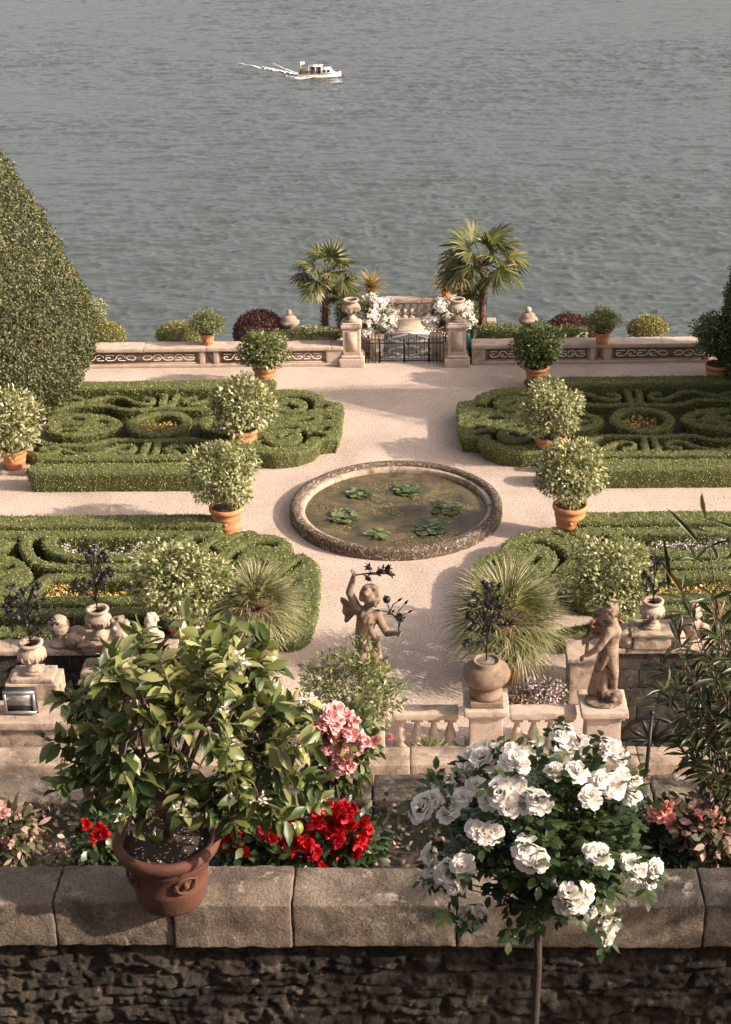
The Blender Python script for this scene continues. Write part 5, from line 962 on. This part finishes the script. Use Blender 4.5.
for k, (px, py, lb) in enumerate(((430, 735, 'left of the round urn pedestal'), (513, 735, 'right of the round urn pedestal'))):
    c = Vp(px, py+12, BY-.4); c[2] -= .1; n = 60; mb = MB(); scatter(mb, np.tile(c, (n, 1))+rng.normal(size=(n, 3))*[.12, .06, 0], unit(rng.normal(size=(n, 3))*[1, .6, .2]+[0, 0, .8]), np.tile([0, -1., .3], (n, 1)), .35, .035, BLADE); tag(mb.build('grass_tuft', M['mid'], None, False, c), 'green tuft growing at the foot of the balustrade, '+lb, 'plant', 'tufts by the balustrade')

# ================================================================== TERRACE WALLS
def coped_wall(name, x0, x1, ya, yb, z0, z1, th, joints, label, mat='granite', body='rubble', amp=.014, seg=.05):
    t = thing(name, ((x0+x1)/2, (ya+yb)/2, z0), label, 'wall', 'terrace walls'); mb = MB(); mb.box(x0, x1, ya+.05, yb-.04, z0, z1-th); mb.build('wall_body', M[body], t)
    ed = [x0]+list(joints)+[x1]
    for i, (a, b_) in enumerate(zip(ed[:-1], ed[1:])):
        mb = MB(); k = rng.uniform(-.006, .006, 3); stone(mb, a+.003, b_-.003, ya+k[0]*2, yb+k[1], z1-th, z1+k[2], .02, amp*.7, seg, seed=i*3+5); mb.build('coping_stone', M[mat], t, True)
    return t
FY = G(500, 905, 11.25)[1]; FB = G(500, 866, 11.25)[1]
js = [Vp(p_, 905, FY)[0] for p_ in (52, 171, 291, 457, 706)]
t1 = thing('front_terrace_wall', (0, FY, 9.75), 'thick granite-coped rubble wall across the foreground carrying the lemon pot', 'wall', 'terrace walls')
ed = [-6.5, -3.9, -2.6]+js+[4.0, 5.2, 6.5]; ed[2] = js[0]-.72
for i, (a, b_) in enumerate(zip(ed[:-1], ed[1:])):
    mb = MB(); k = rng.uniform(-.01, .01, 3); stone(mb, a+.003, b_-.003, FY+k[0], FB+k[1], 10.95, 11.25+k[2], .013, .006, .03, sc=18, seed=i*3+5); mb.build('coping_stone', M['granite'], t1, True)
# rubble face in real relief
def rubble_face(x0, x1, z0, z1, y):
    g = .011; xs = np.arange(x0, x1, g); zs = np.arange(z0, z1, g); Xg, Zg = np.meshgrid(xs, zs, indexing='ij'); r = np.random.RandomState(3); pts = []
    z = z0
    while z < z1+.1:
        h_ = r.uniform(.05, .12); x = x0-.2
        while x < x1+.2: w_ = r.uniform(.1, .38); pts.append((x+w_/2, z+h_/2+r.uniform(-.02, .02), w_, h_)); x += w_
        z += h_
    wob = .02*noise(np.stack([Xg, Zg, Xg*0], -1), 5, 1); Xw = Xg+wob+.012*noise(np.stack([Xg, Zg, Xg*0], -1), 16, 5); Zw = Zg+.03*noise(np.stack([Xg, Zg, Xg*0], -1), 4, 2)+.012*noise(np.stack([Xg, Zg, Xg*0], -1), 14, 7)
    D = np.zeros(Xg.shape)
    for (cx_, cz_, w_, h_) in pts:
        i0 = max(int((cx_-w_-x0)/g), 0); i1 = min(int((cx_+w_-x0)/g)+1, len(xs)); j0 = max(int((cz_-h_-.06-z0)/g), 0); j1 = min(int((cz_+h_+.06-z0)/g)+1, len(zs))
        if i0 >= i1 or j0 >= j1: continue
        s_ = np.s_[i0:i1, j0:j1]; e = np.minimum((w_/2-np.abs(Xw[s_]-cx_))/.03, (h_/2-np.abs(Zw[s_]-cz_))/.02); v = np.clip(e, 0, 1)**.5*r.uniform(.35, 1.1); D[s_] = np.maximum(D[s_], v)
    PN = np.stack([Xg, Zg, Xg*0], -1); Yg = y-.036*D-.016*noise(PN, 12, 3)-.012*noise(PN, 35, 4)-.02*noise(PN, 2.5, 9)
    mb = MB(); a, b_ = Xg.shape; i = np.arange(a-1)[:, None]*b_; j = np.arange(b_-1); mb.add(np.stack([Xg, Yg, Zg], -1).reshape(-1, 3), np.stack([i+j, i+b_+j, i+b_+j+1, i+j+1], 2).reshape(-1, 4)); return mb
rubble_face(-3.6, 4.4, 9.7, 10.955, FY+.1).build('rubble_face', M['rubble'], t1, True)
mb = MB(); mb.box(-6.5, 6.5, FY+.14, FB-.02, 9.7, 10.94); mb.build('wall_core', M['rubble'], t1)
W2 = [G(x, 800, 10.42)[0] for x in (-40, 95, 230, 372, 520, 655, 790)]; y2 = G(365, 801, 10.42)[1]; y2b = G(365, 773, 10.42)[1]
coped_wall('second_terrace_wall', -7, 7, y2, y2b, 5.6, 10.42, .2, W2, 'low stone kerb wall behind the red flowers', seg=.045)
W3 = [G(x, 765, 6.5)[0] for x in (-60, 60, 175, 290, 410, 535, 640, 760)]; y3 = G(365, 765, 6.5)[1]; y3b = G(365, 746, 6.5)[1]
coped_wall('third_terrace_wall', -9, 9, y3, y3b, 0, 6.5, .3, W3, 'stone parapet wall just below the balustrade in the picture', 'sandstone', seg=.06)

# ================================================================== FOREGROUND BED
n = 9000; P = np.stack([rng.uniform(-4.2, 4.8, n), rng.uniform(FB+.02, y2-.02, n), 10.31+rng.rand(n)**1.5*.2], 1); P[:, 2] += np.clip(noise(P*[1, 1, 0], 2.2, 4), 0, 1)*.28*rng.rand(n)
mb = MB(); scatter(mb, P, unit(rng.normal(size=(n, 3))+[0, 0, .35]), unit(rng.normal(size=(n, 3))*.6+[0, 0, 1]), rng.uniform(.03, .075, n), rng.uniform(.02, .04, n), LEAF8); tag(mb.build('ground_cover', M['bedmix']), 'low mixed ground cover with dry and pinkish leaves behind the front wall', 'ground cover', kind='stuff')
def rose(mb, c, R, d, k=26, tpl=None):
    "double flower: petals in three whorls around axis d"
    d = unit(np.array(d, float)); P = []; D = []; N = []; L = []; W = []
    u = unit(np.cross(d, (.3, .2, .9))); v = np.cross(d, u)
    for j in range(k):
        f = (j+.5)/k; a = j*2.4+rng.uniform(-.25, .25); op = .2+1.45*f+rng.uniform(-.25, .25); ra = math.cos(a)*u+math.sin(a)*v
        dd = math.cos(op)*d+math.sin(op)*ra; P.append(c+ra*R*.10*f-d*R*.25*f); D.append(dd); N.append(d*math.sin(op)-ra*math.cos(op)+rng.normal(size=3)*.12); L.append(R*(.72+.38*f)*rng.uniform(.8, 1.15)); W.append(R*(.6+.3*f)*rng.uniform(.75, 1.15))
    scatter(mb, np.array(P), np.array(D), np.array(N), np.array(L), np.array(W), PETAL)
PETAL = (np.array([(0, 0, 0), (.4, .4, .12), (.4, 0, -.03), (.4, -.4, .12), (.82, .48, .14), (.85, 0, .04), (.82, -.48, .14), (1.0, .3, .02), (1.03, -.28, .0)]), np.array([(0, 2, 1, 1), (0, 3, 2, 2), (1, 2, 5, 4), (2, 3, 6, 5), (4, 5, 7, 7), (5, 8, 7, 7), (5, 6, 8, 8)]))
def flower_bush(px, py, Y, R, n, leafm, petm, flowers, fr, label, name, zb=10.3, leaf=(.08, .045), dirs=(0, -.6, .7), cat='rose bush', stemr=.012, group='flowering bushes behind the front wall', k=22, lumps=12):
    c = Vp(px, py, Y); b = np.array([c[0], c[1], zb]); t = thing(name, b, label, cat, group); foliage(c, R, n, leaf[0], leaf[1], LEAF8, lumps=lumps).build('foliage', M[leafm], t); mb = MB(); 
    ends = [c+rdir(1)[0]*np.array(R)*.7 for _ in range(5)]
    for e in ends: mb.tube([b+rng.normal(size=3)*[.03, .03, 0], (b+e)/2+rng.normal(size=3)*.03, e], [stemr, stemr*.8, .004], 6)
    mb.build('stems', M['rose_leaf'], t)
    for (fx, fy, fs) in flowers:
        p = Vp(fx, fy, Y-R[1]*rng.uniform(.5, .95)); mb = MB(); rose(mb, p, fr*fs*.8, unit(np.array(dirs)+rng.normal(size=3)*.45), 34); q_ = rng.normal(size=3)*[.045, .02, .04]; rose(mb, p+q_, fr*fs*.62, unit(np.array(dirs)+rng.normal(size=3)*.6), 28); mb.build('bloom', M[petm], t)
    return t
r = np.random.RandomState(5)
flower_bush(322, 836, 8.3, (.42, .3, .26), 1000, 'rose_leaf', 'red_petal', [(343, 815, 1.25), (353, 828, 1.1), (330, 826, 1.2), (316, 822, 1), (300, 830, 1), (290, 845, 1.1), (306, 845, .9), (350, 845, 1.1), (358, 850, 1), (338, 838, .8), (293, 822, .7), (364, 822, .7), (345, 850, .8), (282, 850, .9), (272, 838, .7), (318, 808, .8), (335, 806, .9), (362, 838, .9), (312, 855, .8), (355, 808, .8), (298, 838, .8)], .068, 'bright red flowering bush right of the lemon pot', 'red_rose_bush')
flower_bush(240, 838, 8.3, (.2, .25, .2), 500, 'rose_leaf', 'red_petal', [(228, 845, 1.1), (236, 836, .8), (245, 820, .7), (262, 830, .7), (244, 852, .8)], .055, 'small red flowers directly behind the rim of the lemon pot', 'red_rose_bush')
flower_bush(99, 838, 8.3, (.16, .2, .16), 300, 'rose_leaf', 'red_petal', [(99, 828, 1.1), (104, 834, .8), (94, 836, .7)], .055, 'single red bloom cluster left of the lemon pot', 'red_rose_bush')
flower_bush(340, 745, 8.6, (.28, .2, .32), 650, 'dark', 'pink_petal', [(328, 714, 1), (347, 724, 1), (352, 733, 1), (343, 757, 1), (331, 764, .9), (357, 750, .7), (365, 742, .7), (322, 748, 1), (345, 741, 1.1), (338, 772, .9), (319, 728, .9), (322, 722, 1), (332, 716, .9), (340, 725, 1), (334, 735, 1.1), (346, 732, .9), (340, 748, 1), (326, 740, .9), (342, 765, 1), (336, 757, .8), (352, 742, .7), (312, 748, .9), (309, 755, .8), (348, 715, .7), (336, 772, .8), (355, 738, .6), (376, 740, .6), (338, 708, .8), (316, 733, .8), (372, 745, .5), (330, 750, .8)], .068, 'tall pink rose bush right of the lemon tree', 'pink_rose_bush')
flower_bush(660, 835, 8.3, (.32, .25, .2), 700, 'rose_leaf', 'salmon_petal', [(655, 812, 1.1), (664, 810, 1.1), (669, 818, 1), (660, 818, .9), (651, 818, .7)], .05, 'salmon pink flower head on a dark bush, right of the white roses', 'salmon_flower_bush')
flower_bush(708, 825, 8.2, (.28, .2, .22), 700, 'bedmix', 'salmon_petal', [(700, 817, .6), (712, 815, .7), (722, 820, .6), (716, 850, .6), (726, 845, .6)], .045, 'faded salmon flowers at the right edge under the oleander', 'salmon_flower_bush')
flower_bush(8, 832, 8.2, (.2, .25, .2), 450, 'bedmix', 'pink_petal', [(3, 812, 1), (5, 840, .7), (12, 845, .6)], .05, 'pale pink flowers at the left edge behind the front wall', 'pink_rose_bush')

# ================================================================== LEMON TREE
LPX, LPY = 168, 896
zt = 11.25; b = G(LPX+4, LPY, zt); RP = .285; HP = .42
LT = thing('lemon_tree', b, 'lemon tree in a brown terracotta pot standing on the front wall', 'lemon tree')
po = MB(); po.lathe([(RP*.62, 0), (RP*.66, .02), (RP*.72, HP*.3), (RP*.735, HP*.33), (RP*.72, HP*.36), (RP*.80, HP*.66), (RP*.86, HP*.7), (RP*.84, HP*.74), (RP*.9, HP*.8), (RP*1.0, HP*.84), (RP*1.04, HP*.92), (RP*1.0, HP*.985), (RP*.93, HP), (RP*.85, HP*.97), (RP*.83, HP*.88)], b, 64); po.F = po.F[:2]; pot = po.build('pot', M['terracotta_dark'], LT, True)
for a in (-.95, .55):
    mb = MB(); d = np.array([math.sin(a), -math.cos(a), 0]); c = b+d*RP*.79+np.array([0, 0, HP*.53]); sdv = np.array([math.cos(a), math.sin(a), 0])
    P = [c+sdv*x*.06+np.array([0, 0, z*.05]) for x, z in ((-1, .6), (-.8, -.5), (-.3, -.9), (.3, -.9), (.8, -.5), (1, .6), (.3, .9), (-.3, .9), (-1, .6))]; mb.tube(P, .008, 6); mb.ball(c, (.02, .02, .025), 10, 7); mb.build('relief', M['terracotta_dark'], pot, True)
mb = MB(); mb.lathe([(RP*.86, HP*.86), (RP*.5, HP*.9), (.01, HP*.91)], b, 40); mb.F = mb.F[:1]; mb.build('soil', M['soil'], LT, True)
mb = MB(); n = 90; a = rng.uniform(0, 2*PI, n); rr = RP*.75*rng.rand(n)**.5; P = b+np.stack([rr*np.cos(a), rr*np.sin(a), np.full(n, HP*.91)], 1); scatter(mb, P, rdir(n)*[1, 1, .2], np.tile([0, 0, 1.], (n, 1)), .015, .012); mb.build('fallen_petals', M['blossom'], LT)['kind'] = 'stuff'
base = b+np.array([0, 0, HP*.85]); tips = []; mbb = MB(); rl = np.random.RandomState(11)
# crown silhouette sampled from the view: (px, py) limits give widths per height, depth is round
CC = Vp(184, 728, b[1]); RX_ = 128/pxm(b[1], CC[2]); RZ_ = .66
trunk_top = base+np.array([.04, .02, .22]); mbb.tube([base+[0, 0, -.05], base+[.015, 0, .1], trunk_top], [.034, .028, .024], 10)
lim = []
for k in range(11):
    a = k*2.4; el = rl.uniform(.25, 1.25); d = np.array([math.cos(a)*math.cos(el), math.sin(a)*math.cos(el), math.sin(el)]); e1 = trunk_top+d*np.array([.45, .4, .5]); e2 = CC+np.array([math.cos(a)*RX_*.55, math.sin(a)*RX_*.5, RZ_*(-.35+1.0*math.sin(el))*.7]); m_ = (e1+e2)/2+rl.normal(size=3)*.04
    mbb.tube([trunk_top, e1, m_, e2], [.018, .014, .011, .008], 7); lim += [e1, m_, e2]
for k in range(225):
    d = unit(rl.normal(size=3)); d[2] = d[2]*1.0
    e = CC+d*np.array([RX_, RX_*.85, RZ_])*rl.uniform(.62, 1.0)
    x_ = (e[0]-CC[0])/RX_; 
    if e[2] < CC[2]-RZ_*.45 and abs(x_) < .35: continue
    s_ = min(lim, key=lambda q: np.linalg.norm(q-e)); mbb.tube([s_, (s_+e)/2+rl.normal(size=3)*.03+[0, 0, .03], e], [.006, .0045, .003], 5); tips.append((s_, e))
for (x, y) in ((70, 700), (48, 740), (60, 790), (92, 800), (318, 785), (322, 800), (305, 700), (240, 660), (120, 650), (285, 820), (160, 660), (205, 650), (105, 790), (312, 745)):
    e = Vp(x, y, b[1]-rl.uniform(-.1, .35)); s_ = min(lim, key=lambda q: np.linalg.norm(q-e)); mbb.tube([s_, (s_+e)/2+[0, 0, .05], e], [.008, .006, .003], 5); tips.append((s_, e)); tips.append((s_, e))
mbb.build('branches', M['bark'], LT, True)
old = ([], [], [], []); new = ([], [], [], []); blo = MB()
for s_, e in tips:
    ax = unit(e-s_); n = rl.randint(8, 15); up_ = (e[2]-CC[2])/RZ_
    for k in range(n):
        u = rl.uniform(.35, 1.03); p = s_+(e-s_)*u; sd_ = unit(np.cross(ax, rl.normal(size=3))); d = unit(ax*.5+sd_*.9+np.array([0, 0, -.12])); N_ = unit(np.array([0, 0, 1.])+rl.normal(size=3)*.5); T = new if (up_ > .15 and rl.rand() < .5) or rl.rand() < .12 else old
        L_ = rl.uniform(.085, .15); T[0].append(p); T[1].append(d); T[2].append(N_); T[3].append(L_)
    if rl.rand() < .4:
        for q in range(rl.randint(2, 6)): c = e+rl.normal(size=3)*.025; scatter(blo, np.tile(c, (5, 1)), rdir(5), rdir(5), .028, .013)
LLEAF = (np.array([(0, 0, 0), (.2, .30, .05), (.22, 0, .0), (.2, -.30, .05), (.5, .46, .06), (.52, 0, -.01), (.5, -.46, .06), (.8, .27, .0), (.82, 0, -.06), (.8, -.27, .0), (1.02, 0, -.15)]), np.array([(0, 2, 1, 1), (0, 3, 2, 2), (1, 2, 5, 4), (2, 3, 6, 5), (4, 5, 8, 7), (5, 6, 9, 8), (7, 8, 10, 10), (8, 9, 10, 10)]))
for T, m_, nm in ((old, 'lemon', 'leaves'), (new, 'lemon_new', 'young_leaves')):
    mb = MB(); L_ = np.array(T[3]); scatter(mb, np.array(T[0]), np.array(T[1]), np.array(T[2]), L_, L_*rl.uniform(.42, .55, len(L_)), LLEAF); mb.build(nm, M[m_], LT, True)
blo.build('blossoms', M['blossom'], LT)
for (x, y) in ((247, 768), (297, 828), (280, 826), (157, 836), (205, 790)):
    c = Vp(x, y, b[1]-.3 if y < 830 else b[1]-.05); mb = MB(); mb.ball(c, (.034, .034, .04), 16, 11); mb.ball(c+[0, 0, -.04], (.01, .01, .012), 8, 6); mb.build('lemon', M['lemonfruit'], LT, True)

# ================================================================== WHITE ROSE STANDARD
RY_ = 5.75; c = Vp(543, 842, RY_); gz = 9.75; bt = Vp(535, 1015, RY_); b = np.array([bt[0]-.01, RY_, gz])
RT = thing('white_rose_standard', b, 'white standard rose in full bloom in front of the foreground wall', 'rose tree'); mb = MB(); fk = Vp(538, 915, RY_); mb.tube([b, (b+bt)/2, bt, (bt+fk)/2+[.006, 0, 0], fk], [.024, .022, .02, .019, .018], 10); mb.build('stem', M['darkbark'], RT, True)
s = pxm(RY_, c[2]); blooms = [(422, 806, 1.1), (433, 798, .9), (416, 815, .7), (446, 815, .8), (452, 805, .9), (462, 797, .8), (468, 768, 1.1), (482, 757, 1.3), (494, 752, .9), (475, 785, .9), (460, 775, .7), (487, 800, .8), (502, 793, 1.4), (515, 787, 1.1), (510, 803, .9), (514, 760, 1.2), (522, 765, .8), (483, 834, 1.1), (476, 830, .9), (493, 832, .8), (536, 800, 1.0), (528, 805, .9), (545, 803, .7), (554, 770, .8), (565, 742, 1.3), (578, 745, 1.0), (560, 735, .9), (577, 772, 1.0), (585, 752, .8), (612, 785, 1.2), (600, 780, .9), (622, 776, .9), (590, 797, 1.0), (608, 748, 1.0), (619, 756, .8), (598, 752, .8), (633, 782, .8), (635, 795, .7), (430, 855, .9), (450, 870, 1.2), (462, 866, 1.1), (455, 885, 1.0), (445, 875, 1.0), (434, 872, .9), (431, 880, .8), (530, 857, 1.3), (523, 850, .8), (540, 862, .8), (598, 855, 1.0), (606, 860, .8), (590, 850, .6), (568, 892, .8), (575, 900, 1.3), (565, 905, 1.0), (605, 915, 1.1), (612, 925, 1.0), (600, 925, .9), (607, 938, .8), (470, 915, 1.1), (478, 925, .9), (465, 922, .8), (480, 912, .8), (636, 870, 1.1), (646, 872, 1.0), (655, 868, .9), (650, 880, .8), (628, 862, .7), (592, 912, .5)]
R_ = np.array([100/s, .36, 78/s]); c2 = Vp(540, 836, RY_)
fb = MB(); tw = MB(); P, O = crown_pts(c2, R_, 180, lumps=14, fill=.35)
for p in P: tw.tube([fk+rng.normal(size=3)*.01, (fk+p)/2+rng.normal(size=3)*.03+[0, 0, .02], p], [.006, .004, .002], 5)
def spray_leaves(mb, p, ax, n, L_):
    ax = unit(ax); sd_ = unit(np.cross(ax, (.1, .2, 1.))); N_ = np.cross(sd_, ax); N_ = N_ if N_[2] > 0 else -N_
    for k in range(n): u = (k//2)*.45; s_ = -1 if k % 2 else 1; d = ax*.6+sd_*s_*.8 if k < n-1 else ax; scatter(mb, np.array([p+ax*u*L_]), np.array([d]), np.array([N_+rng.normal(size=3)*.25]), L_*rng.uniform(.8, 1.1), L_*.58, LEAF8)
for p, o_ in zip(P, O):
    for q in range(4): spray_leaves(fb, p+rng.normal(size=3)*.05, unit(o_+rng.normal(size=3)*.7), 5, .062)
tw.build('twigs', M['rose_leaf'], RT)
for i, (x, y, sz) in enumerate(blooms):
    u = ((x-540)/112.)**2+((y-838)/95.)**2; dep = RY_-.10-.36*math.sqrt(max(.05, 1-min(u, 1)))-rng.uniform(0, .06); p = Vp(x, y, dep); mb = MB(); o_ = unit((p-c2)/R_); d = unit(o_+np.array([0, -.5, .55])+rng.normal(size=3)*.25); rose(mb, p, .039*sz+.007, d, 44)
    if sz > 1.15:
        sv = unit(np.cross(d, rng.normal(size=3))); rose(mb, p+sv*.042*sz-d*.012, .034*sz, unit(d+sv*.7), 30)
    mb.build('bloom', M['white_petal'], RT)
    q0 = c2+(p-c2)*.55; st_ = MB(); tw2 = p-d*.015
    for q in range(2): spray_leaves(fb, p-d*.03+rng.normal(size=3)*.03, unit(o_+rng.normal(size=3)*.6), 5, .06)
fb.build('foliage', M['rose_leaf'], RT)

# ================================================================== OLEANDER, right edge
oy = 8.6; base = Vp(735, 868, oy); base[2] = 10.3
OT = thing('oleander', base, 'dark oleander with long narrow leaves at the right edge', 'oleander'); sb = MB(); lb = MB(); ro = np.random.RandomState(8)
ends = [(700, 520), (722, 525), (676, 590), (690, 560), (712, 560), (735, 530), (655, 640), (640, 665), (668, 670), (690, 640), (715, 620), (735, 600), (650, 700), (670, 720), (640, 690), (690, 700), (712, 680), (735, 660), (665, 755), (690, 770), (700, 800), (720, 790), (735, 740), (725, 720), (680, 740), (655, 735), (745, 690), (750, 640), (710, 740), (740, 780), (695, 665), (705, 600), (675, 640), (725, 650)]
for (x, y) in ends:
    x = x+(22 if x < 700 and y > 600 else 6)
    e = Vp(x, y, oy-ro.uniform(-.35, .45)); b0 = base+ro.normal(size=3)*[.08, .08, 0]; m_ = (b0+e)/2+np.array([.12, 0, .05])+ro.normal(size=3)*.04; P = smooth_path([b0, m_, e], 6); sb.tube(P, np.linspace(.011, .003, len(P)), 6)
    n = 38 if y > 570 else 9
    for k in range(n):
        u = len(P)*ro.uniform(.5, 1); i = min(int(u), len(P)-2); p = P[i]+(P[i+1]-P[i])*(u-i if u-i < 1 else 1); ax = unit(P[i+1]-P[i]); d = unit(ax*.55+unit(np.cross(ax, ro.normal(size=3)))*.8+np.array([0, 0, -.1])); L_ = ro.uniform(.10, .19)
        scatter(lb, np.array([p]), np.array([d]), np.array([ro.normal(size=3)*.4+[0, -.2, 1.]]), L_, L_*.18, LLEAF)
for (x, y, dx, dz, L_) in ((700, 545, -.5, .6, .3), (668, 590, -.1, .9, .34), (712, 520, .5, -.2, .34), (660, 560, .6, -.9, .3), (725, 560, .4, .6, .3)):
    p = Vp(x, y, oy-.2); scatter(lb, np.array([p]), np.array([[dx, 0, dz]]), np.array([[.2, -1., .3]]), L_, .035, LLEAF)
sb.build('stems', M['bark'], OT, True); lb.build('leaves', M['oleander'], OT, True)
# tree standing off to the right of the viewpoint whose shade falls on the front wall
def shade_tree(c, R, n, label, zb):
    t = thing('evergreen_tree', (c[0], c[1], zb), label, 'tree', 'trees beside the viewpoint'); mb = MB(); mb.tube([(c[0], c[1], zb), (c[0]+.1, c[1], (zb+c[2])/2), c], [.16, .13, .06]); mb.build('trunk', M['bark'], t, True); foliage(c, R, n, .16, .09, lumps=18, fill=.45).build('crown', M['dark'], t)
mb = MB(); mb.box(-9, 14, -8, 1.45, 9.7, 15.0); stone(mb, -9, 14, 1.1, 1.55, 15.0, 15.3, .03, .01, .12); tag(mb.build('viewpoint_terrace', M['granite'], None, False, (0, 0, 9.7)), kind='structure')
shade_tree((8.0, 4.6, 12.9), (1.3, 2.6, 2.3), 5200, 'leafy evergreen beside the front wall, out of frame to the right', 9.75)
shade_tree((6.6, 8.3, 11.6), (1.0, 1.0, 1.2), 1500, 'small evergreen in the flower bed, out of frame to the right', 10.3)
prof = [(1.2, .5), (2.6, .8), (3.0, 2.0), (2.8, 3.6), (2.2, 5.4), (1.4, 7.2), (.5, 8.7), (.06, 9.2)]
clipped_tree(895, 39.4, prof, 'clipped evergreen out of frame at the right, shading the far right parterre', 12000)
for o in bpy.data.objects:
    if '_w' in o: del o['_w']
